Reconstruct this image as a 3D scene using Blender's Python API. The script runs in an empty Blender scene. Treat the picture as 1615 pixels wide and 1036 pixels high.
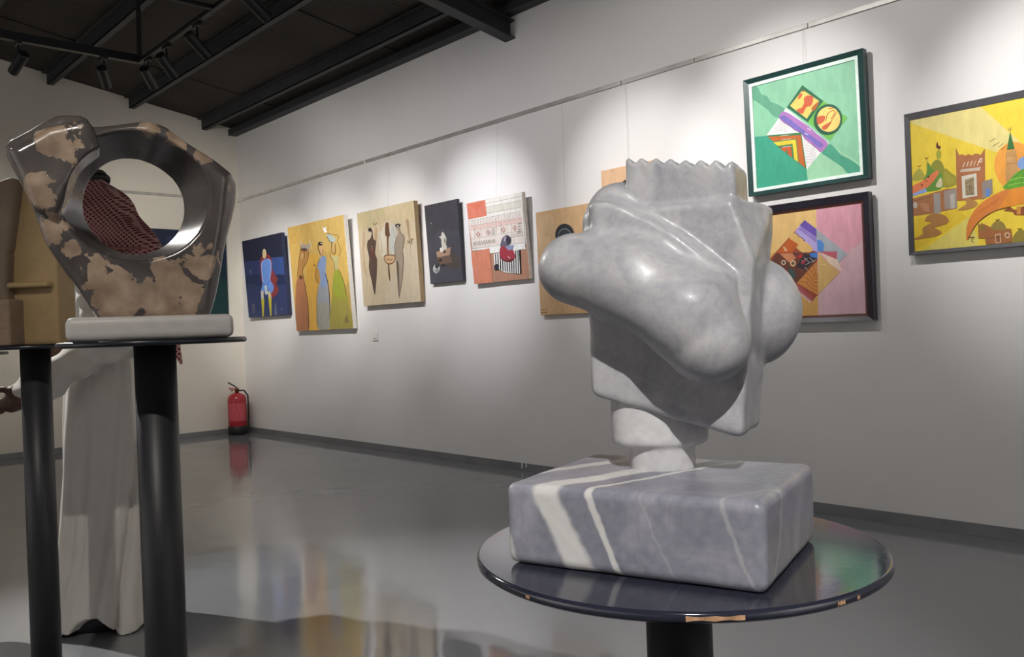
import bpy, bmesh, math, random
import numpy as np
from mathutils import Vector, Matrix, Euler
random.seed(7)
scene = bpy.context.scene
COL = scene.collection

# ------------------------------------------------------------------ camera
YAW = math.radians(42.99); PITCH = math.radians(-0.032); ROLL = 0.0376; EYE = 1.10
FWD = Vector((math.sin(YAW), math.cos(YAW), 0)); RIGHT = Vector((math.cos(YAW), -math.sin(YAW), 0))
cam_data = bpy.data.cameras.new('camera'); cam = bpy.data.objects.new('camera', cam_data); COL.objects.link(cam)
cam_data.sensor_fit = 'HORIZONTAL'; cam_data.sensor_width = 36.0
cam_data.lens = 36.0 * 1325.0 / 1615.0
cam_data.clip_start = 0.02
up0 = Vector((0, 0, 1))
f = math.cos(PITCH) * FWD + math.sin(PITCH) * up0; u = math.cos(PITCH) * up0 - math.sin(PITCH) * FWD
cx = math.cos(ROLL) * RIGHT - math.sin(ROLL) * u; cy = math.sin(ROLL) * RIGHT + math.cos(ROLL) * u
m = Matrix((cx, cy, -f)).transposed().to_4x4(); m.translation = (0, 0, EYE)
cam.matrix_world = m
scene.camera = cam

# ------------------------------------------------------------------ world and exposure
world = bpy.data.worlds.new('world'); scene.world = world; world.use_nodes = True
world.node_tree.nodes['Background'].inputs[0].default_value = (0.5, 0.5, 0.5, 1)
world.node_tree.nodes['Background'].inputs[1].default_value = 0.02
scene.view_settings.view_transform = 'Standard'; scene.view_settings.look = 'None'
scene.view_settings.gamma = 1.0; scene.view_settings.use_curve_mapping = False
scene.view_settings.exposure = 1.35

# lamp powers (the lamps themselves are built with their heads further down)
P_WALL, P_SPILL, P_BACK, P_STATUE, P_REAR, P_FILL = 60.0, 14.0, 46.0, 155.0, 190.0, 310.0  # the last power is for added fill lamps out of view

# ------------------------------------------------------------------ room measures
WX, DY = 4.44, 9.40            # right wall plane x, back wall plane y
LX, NY = -5.6, -5.0            # left wall plane, near wall plane
RIDGE = -0.58
def zceil(x): return 3.555 + 0.155 * (WX - x) if x > RIDGE else 3.555 + 0.155 * (x - LX)

# ------------------------------------------------------------------ helpers
def srgb(h, k=1.0):
    h = h.lstrip('#'); o = []
    for i in (0, 2, 4):
        c = int(h[i:i+2], 16) / 255.0
        c = c / 12.92 if c <= 0.04045 else ((c + 0.055) / 1.055) ** 2.4
        o.append(min(1.0, c * k))
    return (*o, 1.0)

class N:
    """tiny node-tree helper"""
    def __init__(s, name):
        s.m = bpy.data.materials.new(name); s.m.use_nodes = True
        s.t = s.m.node_tree; s.b = s.t.nodes['Principled BSDF']
    def n(s, typ, **kw):
        x = s.t.nodes.new(typ)
        for k, v in kw.items(): setattr(x, k, v)
        return x
    def L(s, a, b): s.t.links.new(a, b)
    def val(s, sock, v):
        if isinstance(v, (int, float)): sock.default_value = v
        elif isinstance(v, tuple): sock.default_value = v
        else: s.L(v, sock)
    def math(s, op, a, b=0.0, c=None, clamp=False):
        x = s.n('ShaderNodeMath', operation=op, use_clamp=clamp)
        s.val(x.inputs[0], a); s.val(x.inputs[1], b)
        if c is not None: s.val(x.inputs[2], c)
        return x.outputs[0]
    def co(s, kind='Object'):
        return s.n('ShaderNodeTexCoord').outputs[kind]
    def mapping(s, vec, scale=(1, 1, 1), loc=(0, 0, 0), rot=(0, 0, 0)):
        x = s.n('ShaderNodeMapping'); s.L(vec, x.inputs[0])
        x.inputs['Scale'].default_value = scale; x.inputs['Location'].default_value = loc; x.inputs['Rotation'].default_value = rot
        return x.outputs[0]
    def noise(s, vec, scale, detail=4, rough=0.5, dist=0.0):
        x = s.n('ShaderNodeTexNoise'); s.L(vec, x.inputs['Vector'])
        x.inputs['Scale'].default_value = scale; x.inputs['Detail'].default_value = detail
        x.inputs['Roughness'].default_value = rough; x.inputs['Distortion'].default_value = dist
        return x.outputs['Fac']
    def ramp(s, fac, stops, interp='LINEAR'):
        x = s.n('ShaderNodeValToRGB'); s.L(fac, x.inputs[0]); r = x.color_ramp; r.interpolation = interp
        while len(r.elements) < len(stops): r.elements.new(0.5)
        for e, (p, c) in zip(r.elements, stops):
            e.position = p; e.color = c if isinstance(c, tuple) else (c, c, c, 1)
        return x.outputs[0]
    def mix(s, fac, a, b, blend='MIX'):
        x = s.n('ShaderNodeMix', data_type='RGBA', blend_type=blend)
        s.val(x.inputs[0], fac); s.val(x.inputs[6], a); s.val(x.inputs[7], b)
        return x.outputs[2]
    def step(s, x, a, b):
        y = s.n('ShaderNodeMapRange', interpolation_type='SMOOTHSTEP'); s.L(x, y.inputs[0])
        y.inputs[1].default_value = a; y.inputs[2].default_value = b
        return y.outputs[0]
    def bump(s, h, strength, dist=0.01):
        x = s.n('ShaderNodeBump'); x.inputs['Strength'].default_value = strength; x.inputs['Distance'].default_value = dist
        s.L(h, x.inputs['Height']); s.L(x.outputs[0], s.b.inputs['Normal'])
    def set(s, color=None, rough=None, metal=None, spec=None, coat=None):
        if color is not None: s.val(s.b.inputs['Base Color'], color)
        if rough is not None: s.val(s.b.inputs['Roughness'], rough)
        if metal is not None: s.val(s.b.inputs['Metallic'], metal)
        if spec is not None: s.val(s.b.inputs['Specular IOR Level'], spec)
        if coat is not None: s.val(s.b.inputs['Coat Weight'], coat)
        return s

M = {}
def simple(name, col, rough=0.5, metal=0.0, spec=0.5, nscale=30, amt=0.12, bump=0.0):
    a = N(name); v = a.co(); n = a.noise(v, nscale)
    c = srgb(col); d = tuple(x * (1 - amt) for x in c[:3]) + (1,); e = tuple(min(1, x * (1 + amt)) for x in c[:3]) + (1,)
    a.set(a.ramp(n, [(0.3, d), (0.7, e)]), rough, metal, spec)
    if bump: a.bump(a.noise(v, nscale * 3), bump, 0.003)
    M[name] = a.m; return a.m

# walls: slightly rolled paint, off white
a = N('wall_paint'); v = a.co('Object'); a.set(a.ramp(a.noise(v, 0.7, 3), [(0.3, srgb('#d9d7d6')), (0.7, srgb('#e1dfde'))]), 0.55, 0, 0.35)
a.bump(a.noise(v, 55, 3), 0.10, 0.004); M['wall'] = a.m
a = N('back_wall_paint'); v = a.co('Object'); a.set(a.ramp(a.noise(v, 0.7, 3), [(0.3, srgb('#d6d1c6')), (0.7, srgb('#ded9cf'))]), 0.6, 0, 0.3)
a.bump(a.noise(v, 55, 3), 0.10, 0.004); M['wall_back'] = a.m
# floor: glossy grey epoxy, trowel waves, scuffs
a = N('epoxy_floor'); v = a.co('Object')
base = a.ramp(a.noise(v, 0.45, 4), [(0.3, srgb('#797b7f')), (0.7, srgb('#86888c'))])
sv = a.mapping(v, (0.5, 7.0, 1), rot=(0, 0, 0.55)); scuff = a.step(a.noise(sv, 3.2, 5, 0.6, 0.6), 0.735, 0.765)
base = a.mix(a.math('MULTIPLY', scuff, 0.45), base, srgb('#4c4c4e'))
patch = a.step(a.noise(v, 0.8, 4, 0.55), 0.40, 0.62)
rough = a.math('ADD', a.math('MULTIPLY', patch, 0.07), 0.03)
rough = a.math('ADD', rough, a.math('MULTIPLY', a.noise(v, 60, 3), 0.04))
a.set(base, rough, 0, 1.0)
h1 = a.noise(v, 1.9, 3, 0.5); h2 = a.noise(v, 22, 4, 0.6); h3 = a.noise(a.mapping(v, (1, 5, 1), rot=(0, 0, 0.5)), 3.0, 4, 0.6)
hh = a.math('ADD', a.math('MULTIPLY', h1, 1.0), a.math('ADD', a.math('MULTIPLY', h2, 0.030), a.math('MULTIPLY', h3, 0.06)))
a.bump(hh, 0.11, 0.03); M['floor'] = a.m
simple('skirting', '#77777a', 0.35, nscale=5)
a = N('roof_sheet'); v = a.co('Object')
w = a.n('ShaderNodeTexWave', wave_type='BANDS', bands_direction='Y', wave_profile='SIN'); a.L(v, w.inputs[0]); w.inputs['Scale'].default_value = 6.0
a.set(a.ramp(a.noise(v, 1.3, 5), [(0.3, srgb('#363230')), (0.7, srgb('#423d39'))]), 0.75, 0, 0.2); a.bump(w.outputs['Fac'], 0.35, 0.012); M['roof'] = a.m
simple('steel_dark', '#35363a', 0.55, 0.0, 0.4, 6)
simple('black_metal', '#232326', 0.42, 0.2, 0.5, 20)
simple('rail_metal', '#c9c7c2', 0.30, 0.55, 0.5, 8)
simple('post_black', '#2b2b30', 0.45, 0.0, 0.45, 12)
simple('disc_black', '#22242c', 0.30, 0.0, 0.5, 12)
a = N('disc_lacquer'); v = a.co('Object'); n = a.noise(v, 14, 5, 0.6)
a.set(a.ramp(n, [(0.3, srgb('#20222e')), (0.7, srgb('#2b2d3a'))]), a.math('ADD', a.math('MULTIPLY', n, 0.08), 0.05), 0, 1.0); a.bump(a.noise(v, 60, 4), 0.05, 0.002); M['disc_lacquer'] = a.m
simple('chipped_paint', '#b08a68', 0.6, nscale=80, amt=0.4)
simple('canvas_edge', '#ddd8cf', 0.8, 0, 0.2, 60)
simple('canvas_tan', '#a8926f', 0.8, 0, 0.2, 60)
simple('canvas_dark', '#3c3b44', 0.7, 0, 0.3, 60)
simple('canvas_navy', '#2b3048', 0.7, 0, 0.3, 60)
simple('canvas_teal', '#16262c', 0.8, 0, 0.2, 3, 0.4)
simple('canvas_peach', '#c49c72', 0.8, 0, 0.2, 60)
simple('frame_green', '#21403e', 0.32, 0, 0.5, 30)
simple('frame_black', '#292530', 0.30, 0, 0.5, 30)
simple('frame_grey', '#3f3e42', 0.40, 0, 0.5, 30)
simple('mat_white', '#dfeee6', 0.6)
simple('mat_brown', '#5a352c', 0.5)
simple('plastic_white', '#d9d7d3', 0.4)
simple('wire_grey', '#a9a9a8', 0.4, 0.5)
simple('paint_drip', '#e6e6e4', 0.5)
a = N('art_paint'); c = a.n('ShaderNodeVertexColor', layer_name='paint').outputs[0]; v = a.co('Object')
a.set(a.mix(0.8, c, a.ramp(a.noise(a.mapping(v, (1, 1, 0.35)), 26, 5, 0.65), [(0.25, 0.72), (0.75, 1.0)]), 'MULTIPLY'), 0.5, 0, 0.3)
a.bump(a.noise(v, 120, 3), 0.12, 0.002); M['art'] = a.m
simple('extinguisher_red', '#a82a35', 0.28, 0, 0.5, 10, 0.06)
simple('extinguisher_black', '#1e1e20', 0.45)
simple('label_print', '#c4505a', 0.4, 0, 0.5, 90, 0.3)
simple('brass', '#8a6a4a', 0.35, 0.8)

def link(o, parent=None):
    COL.objects.link(o)
    if parent is not None: o.parent = parent
    return o
def mesh_obj(name, verts, faces, mat, parent=None, smooth=False):
    me = bpy.data.meshes.new(name); me.from_pydata([tuple(map(float, v)) for v in verts], [], faces); me.update()
    if smooth: me.polygons.foreach_set('use_smooth', [True] * len(me.polygons))
    if mat is not None: me.materials.append(M[mat] if isinstance(mat, str) else mat)
    return link(bpy.data.objects.new(name, me), parent)
def bm_obj(name, bm, mat, parent=None, smooth=False):
    me = bpy.data.meshes.new(name); bm.normal_update(); bm.to_mesh(me); bm.free()
    if smooth: me.polygons.foreach_set('use_smooth', [True] * len(me.polygons))
    me.materials.append(M[mat] if isinstance(mat, str) else mat)
    return link(bpy.data.objects.new(name, me), parent)
def box(bm, lo, hi, bevel=0.0, seg=2):
    r = bmesh.ops.create_cube(bm, size=1.0)
    vs = r['verts']; lo = Vector(lo); hi = Vector(hi)
    for v in vs: v.co = Vector([lo[i] + (v.co[i] + 0.5) * (hi[i] - lo[i]) for i in range(3)])
    if bevel:
        es = list({e for v in vs for e in v.link_edges})
        bmesh.ops.bevel(bm, geom=es, offset=bevel, segments=seg, affect='EDGES', profile=0.6)
    return bm
def cyl(bm, c0, c1, r0, r1=None, n=24, caps=True):
    c0 = Vector(c0); c1 = Vector(c1); r1 = r0 if r1 is None else r1
    d = (c1 - c0).normalized(); a = d.orthogonal().normalized(); b = d.cross(a)
    R0 = [bm.verts.new(c0 + r0 * (math.cos(t) * a + math.sin(t) * b)) for t in [2 * math.pi * i / n for i in range(n)]]
    R1 = [bm.verts.new(c1 + r1 * (math.cos(t) * a + math.sin(t) * b)) for t in [2 * math.pi * i / n for i in range(n)]]
    for i in range(n): bm.faces.new((R0[i], R0[(i+1) % n], R1[(i+1) % n], R1[i]))
    if caps: bm.faces.new(R0[::-1]); bm.faces.new(R1)
    return bm
def lathe(bm, prof, n=32, c=(0, 0, 0)):
    rings = []
    for r, z in prof:
        rings.append([bm.verts.new((c[0] + r * math.cos(2*math.pi*i/n), c[1] + r * math.sin(2*math.pi*i/n), c[2] + z)) for i in range(n)])
    for A, B in zip(rings, rings[1:]):
        for i in range(n): bm.faces.new((A[i], A[(i+1) % n], B[(i+1) % n], B[i]))
    bm.faces.new(rings[0][::-1]); bm.faces.new(rings[-1])
    return bm
def tube(bm, pts, r, n=8):
    pts = [Vector(p) for p in pts]; rings = []
    ref = Vector((0.13, 0.27, 0.95))
    for i, p in enumerate(pts):
        d = (pts[min(i+1, len(pts)-1)] - pts[max(i-1, 0)]).normalized()
        a = d.cross(ref).normalized(); b = d.cross(a); rr = r[i] if isinstance(r, (list, tuple)) else r
        rings.append([bm.verts.new(p + rr * (math.cos(2*math.pi*k/n) * a + math.sin(2*math.pi*k/n) * b)) for k in range(n)])
    for A, B in zip(rings, rings[1:]):
        for i in range(n): bm.faces.new((A[i], A[(i+1) % n], B[(i+1) % n], B[i]))
    bm.faces.new(rings[0][::-1]); bm.faces.new(rings[-1])
    return bm
def B(lo, hi, bevel=0.0, seg=2): return box(bmesh.new(), lo, hi, bevel, seg)
def empty(name, loc, rz=0.0):
    o = bpy.data.objects.new(name, None); o.empty_display_size = 0.05
    o.location = loc; o.rotation_euler = (0, 0, rz); return link(o)
def tag(o, label, cat, group=None):
    o['label'] = label; o['category'] = cat
    if group: o['group'] = group
    return o
def struct(o, label=None):
    o['kind'] = 'structure'
    if label: o['label'] = label
    return o
def dup(root, loc=None, rot=None, label=None):
    r = root.copy(); COL.objects.link(r)
    if loc is not None: r.location = loc
    if rot is not None: r.rotation_euler = rot
    if label: r['label'] = label
    for ch in list(root.children):
        c = ch.copy(); COL.objects.link(c); c.parent = r
        for g in list(ch.children):
            d = g.copy(); COL.objects.link(d); d.parent = c
    return r

# ---- carved shapes: numpy distance fields meshed with surface nets
def smin(a, b, k):
    h = np.clip(0.5 + 0.5 * (b - a) / k, 0, 1); return b + (a - b) * h - k * h * (1 - h)
def smax(a, b, k): return -smin(-a, -b, k)
def s_box(p, c, h, r=0.0):
    q = np.abs(p - np.array(c)) - (np.array(h) - r)
    return np.linalg.norm(np.maximum(q, 0), axis=-1) + np.minimum(q.max(-1), 0) - r
def s_cap(p, a, b, ra, rb):
    a = np.array(a, float); b = np.array(b, float); ab = b - a
    t = np.clip(((p - a) @ ab) / (ab @ ab), 0, 1)
    return np.linalg.norm(p - a - t[..., None] * ab, axis=-1) - (ra + (rb - ra) * t)
def s_ell(p, c, r):
    r = np.array(r, float); q = (p - np.array(c)) / r; k = np.linalg.norm(q, axis=-1); k2 = np.linalg.norm(q / r, axis=-1)
    return k * (k - 1) / np.maximum(k2, 1e-6)
def s_chain(p, pts, k=0.01):
    d = None
    for A, Bp in zip(pts, pts[1:]):
        e = s_cap(p, A[:3], Bp[:3], A[3], Bp[3]); d = e if d is None else smin(d, e, k)
    return d
def rotz(p, ang, c=(0, 0)):
    x = p[..., 0] - c[0]; y = p[..., 1] - c[1]; ca, sa = math.cos(-ang), math.sin(-ang)
    return np.stack([ca * x - sa * y, sa * x + ca * y, p[..., 2]], -1)
def s_poly(x, z, poly):
    poly = np.array(poly, float); d = np.full(x.shape, 1e9); s = np.ones(x.shape)
    for i in range(len(poly)):
        a = poly[i]; b = poly[i-1]; e = b - a; wx = x - a[0]; wz = z - a[1]
        t = np.clip((wx * e[0] + wz * e[1]) / (e @ e), 0, 1)
        d = np.minimum(d, (wx - e[0] * t) ** 2 + (wz - e[1] * t) ** 2)
        c1 = z >= a[1]; c2 = z < b[1]; c3 = e[0] * wz > e[1] * wx
        s = np.where((c1 & c2 & c3) | (~c1 & ~c2 & ~c3), -s, s)
    return s * np.sqrt(d)
def nets(name, fn, lo, hi, step, mat, parent=None):
    lo = np.array(lo, float); hi = np.array(hi, float); n = np.ceil((hi - lo) / step).astype(int) + 1
    ax = [lo[i] + step * np.arange(n[i]) for i in range(3)]
    K = 10; D = np.empty(n, np.float64); nb = [range(0, n[i], K) for i in range(3)]
    cen = np.stack(np.meshgrid(*[np.array([ax[i][q:q+K].mean() for q in nb[i]]) for i in range(3)], indexing='ij'), -1)
    dc = fn(cen); rad = step * K * 0.9 * 1.35
    for bi, i in enumerate(nb[0]):
        for bj, j in enumerate(nb[1]):
            for bk, k in enumerate(nb[2]):
                sl = (slice(i, i+K), slice(j, j+K), slice(k, k+K))
                if abs(dc[bi, bj, bk]) > rad: D[sl] = dc[bi, bj, bk]; continue
                X, Y, Z = np.meshgrid(ax[0][i:i+K], ax[1][j:j+K], ax[2][k:k+K], indexing='ij')
                D[sl] = fn(np.stack([X, Y, Z], -1))
    S = D < 0
    c = [S[i:n[0]-1+i, j:n[1]-1+j, k:n[2]-1+k] for i in (0, 1) for j in (0, 1) for k in (0, 1)]
    cnt = sum(x.astype(np.int8) for x in c); act = (cnt > 0) & (cnt < 8)
    idx = np.full(act.shape, -1, np.int64); I = np.argwhere(act); idx[act] = np.arange(len(I))
    acc = np.zeros((len(I), 3)); w = np.zeros(len(I))
    corners = [(i, j, k) for i in (0, 1) for j in (0, 1) for k in (0, 1)]
    for p in corners:
        for a in range(3):
            if p[a]: continue
            q = list(p); q[a] = 1
            dp = D[I[:, 0] + p[0], I[:, 1] + p[1], I[:, 2] + p[2]]; dq = D[I[:, 0] + q[0], I[:, 1] + q[1], I[:, 2] + q[2]]
            cr = (dp < 0) != (dq < 0); t = np.where(cr, dp / np.where(cr, dp - dq, 1), 0)
            pt = np.tile(np.array(p, float), (len(I), 1)); pt[:, a] += t
            acc += np.where(cr[:, None], pt, 0); w += cr
    V = lo + step * (I + acc / np.maximum(w, 1)[:, None])
    F = []
    for a in range(3):
        b, c2 = (a + 1) % 3, (a + 2) % 3
        s0 = [slice(None)] * 3; s1 = [slice(None)] * 3; s0[a] = slice(0, n[a]-1); s1[a] = slice(1, n[a])
        A0 = S[tuple(s0)]; A1 = S[tuple(s1)]; E = np.argwhere(A0 != A1)
        ok = (E[:, b] > 0) & (E[:, c2] > 0) & (E[:, b] < n[b]-1) & (E[:, c2] < n[c2]-1); E = E[ok]
        ins = A0[tuple(E.T)]
        def id_(db, dc):
            q = E.copy(); q[:, b] -= db; q[:, c2] -= dc; return idx[tuple(q.T)]
        Q = np.stack([id_(1, 1), id_(0, 1), id_(0, 0), id_(1, 0)], -1)
        Q[~ins] = Q[~ins][:, ::-1]; F.append(Q)
    F = np.concatenate(F)
    me = bpy.data.meshes.new(name); me.vertices.add(len(V)); me.vertices.foreach_set('co', V.astype(np.float32).ravel())
    me.loops.add(len(F) * 4); me.loops.foreach_set('vertex_index', F.astype(np.int32).ravel())
    me.polygons.add(len(F)); me.polygons.foreach_set('loop_start', np.arange(0, len(F) * 4, 4, dtype=np.int32))
    me.polygons.foreach_set('loop_total', np.full(len(F), 4, np.int32))
    me.polygons.foreach_set('use_smooth', np.ones(len(F), bool)); me.update(calc_edges=True); me.validate()
    me.materials.append(M[mat] if isinstance(mat, str) else mat)
    return link(bpy.data.objects.new(name, me), parent)

# ------------------------------------------------------------------ the room
T = 0.15
struct(bm_obj('floor', B((LX - T, NY - T, -0.1), (WX + T, DY + T, 0)), 'floor'), 'glossy grey epoxy floor')
def wall(name, lo, hi, mat, lab): return struct(bm_obj(name, B(lo, hi), mat), lab)
wall('wall_right', (WX, NY, 0), (WX + T, DY, 3.56), 'wall', 'long white gallery wall hung with paintings')
def gable(name, y0, y1, mat, lab):
    bm = bmesh.new(); P = [(LX, 0), (WX, 0), (WX, zceil(WX)), (RIDGE, zceil(RIDGE + 1e-6)), (LX, zceil(LX))]
    A = [bm.verts.new((x, y0, z)) for x, z in P]; C = [bm.verts.new((x, y1, z)) for x, z in P]
    bm.faces.new(A); bm.faces.new(C[::-1])
    for i in range(5): bm.faces.new((A[i], C[i], C[(i+1) % 5], A[(i+1) % 5]))
    bmesh.ops.recalc_face_normals(bm, faces=bm.faces)
    return struct(bm_obj(name, bm, mat), lab)
gable('wall_back', DY, DY + T, 'wall_back', 'cream end wall below the sloping dark roof')
gable('wall_front', NY - T, NY, 'wall', 'white end wall behind the viewer')
wall('wall_left', (LX - T, NY, 0), (LX, DY, 3.56), 'wall', 'white wall on the far left, out of view')
SK = 0.06
sk_r = struct(bm_obj('baseboard_right', B((WX - 0.006, NY, 0.0), (WX, DY, SK), 0.001, 1), 'skirting'), 'grey painted skirting strip along the long wall')
struct(bm_obj('baseboard_back', B((LX, DY - 0.006, 0.0), (WX - 0.006, DY, SK), 0.001, 1), 'skirting'), 'grey painted skirting strip along the end wall')
for i, y in enumerate((4.70, 4.655)):
    bm = bmesh.new(); box(bm, (WX - 0.0085, y - 0.006, 0.018 + 0.012 * i), (WX - 0.006, y + 0.006, 0.072), 0.001, 1); bm_obj('paint_drip', bm, 'paint_drip', sk_r)

# roof: one sheet per metre on each slope, lapped over its neighbour
ceil_root = struct(empty('ceiling', (0, 0, 0)), 'dark sloping roof of lapped metal sheets')
def sheet(x0, x1, y0, y1, dz):
    bm = bmesh.new(); P = [(x0, zceil(x0 + 1e-6) + dz), (x1, zceil(x1 - 1e-6) + dz), (x1, zceil(x1 - 1e-6) + dz + 0.02), (x0, zceil(x0 + 1e-6) + dz + 0.02)]
    A = [bm.verts.new((x, y0, z)) for x, z in P]; C = [bm.verts.new((x, y1, z)) for x, z in P]
    bm.faces.new(A[::-1]); bm.faces.new(C)
    for i in range(4): bm.faces.new((A[i], A[(i+1) % 4], C[(i+1) % 4], C[i]))
    bmesh.ops.recalc_face_normals(bm, faces=bm.faces)
    return bm
y = NY - T; k = 0
while y < DY + T:
    y1 = min(y + 1.12, DY + T)
    dz = 0.012 if k % 2 else 0.0
    bm_obj('roof_sheet', sheet(RIDGE, WX + T, y, y1 + (0.04 if k % 2 == 0 else 0), dz), 'roof', ceil_root)
    bm_obj('roof_sheet', sheet(LX - T, RIDGE, y, y1 + (0.04 if k % 2 == 0 else 0), dz), 'roof', ceil_root)
    y = y1; k += 1
# purlins run along the long wall, rafters across
def zsec(x, dep=0.115, fl=0.055, th=0.008):
    zt = zceil(x) - 0.001; s = -0.155 if x > RIDGE else 0.155
    bm = bmesh.new()
    box(bm, (x - th / 2, NY, zt - dep), (x + th / 2, DY, zt))
    box(bm, (x - th / 2, NY, zt - dep), (x + fl, DY, zt - dep + th)); box(bm, (x - fl, NY, zt - th), (x + th / 2, DY, zt - 0.004))
    box(bm, (x + fl - th, NY, zt - dep + th), (x + fl, DY, zt - dep + th + 0.012))
    return bm
PX = [4.03, 3.235, 2.44, 1.645, 0.85, 0.055, -1.3, -2.1, -2.9, -3.7, -4.5]
for x in PX:
    struct(bm_obj('roof_purlin', zsec(x), 'steel_dark'), 'dark steel purlin under the roof sheets')
struct(bm_obj('trim_1', B((WX - 0.10, NY, 3.475), (WX, DY, 3.545), 0.0), 'steel_dark'), 'dark steel edge angle where roof meets the long wall')
def rafter(yc):
    bm = bmesh.new()
    for sx, x0, x1 in ((1, RIDGE, WX), (-1, LX, RIDGE)):
        for (dy, zl, zh) in ((0.055, -0.255, -0.243), (0.005, -0.245, -0.125), (0.055, -0.125, -0.113)):
            P = [(x0, zceil(x0 + 1e-6)), (x1, zceil(x1 - 1e-6))]
            V = []
            for yy in (yc - dy, yc + dy):
                for (x, z) in P:
                    for zz in (zl, zh): V.append(bm.verts.new((x, yy, z + zz)))
            q = V
            for F in ((0, 1, 3, 2), (4, 6, 7, 5), (0, 4, 5, 1), (2, 3, 7, 6), (0, 2, 6, 4), (1, 5, 7, 3)): bm.faces.new([q[i] for i in F])
    bmesh.ops.recalc_face_normals(bm, faces=bm.faces)
    return bm
for yc in (4.66, -0.9):
    struct(bm_obj('roof_rafter', rafter(yc), 'steel_dark'), 'dark steel I-beam rafter crossing below the purlins')

# picture rail, one strip after another with a joint between
ZR = 2.72
rail_r = struct(empty('trim_2', (WX, 0, ZR)), 'thin metal picture rail along the long wall')
joints = [NY, 1.0, 2.25, 3.0, 3.585, 4.16, 5.4, 6.7, 8.0, DY]
for y0, y1 in zip(joints, joints[1:]):
    bm = B((-0.012, y0 + 0.004, -0.014), (0, y1 - 0.004, 0.014), 0.002, 1); box(bm, (-0.015, y0 + 0.004, -0.014), (-0.010, y1 - 0.004, -0.009)); bm_obj('rail_strip', bm, 'rail_metal', rail_r)
rail_b = struct(empty('trim_3', (0, DY, ZR)), 'thin metal picture rail along the end wall')
for x0, x1 in zip([LX, -2.6, 0.4, 2.9], [-2.6, 0.4, 2.9, WX - 0.015]):
    bm = B((x0 + 0.004, -0.012, -0.014), (x1 - 0.004, 0, 0.014), 0.002, 1); box(bm, (x0 + 0.004, -0.015, -0.014), (x1 - 0.004, -0.010, -0.009)); bm_obj('rail_strip', bm, 'rail_metal', rail_b)

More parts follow.
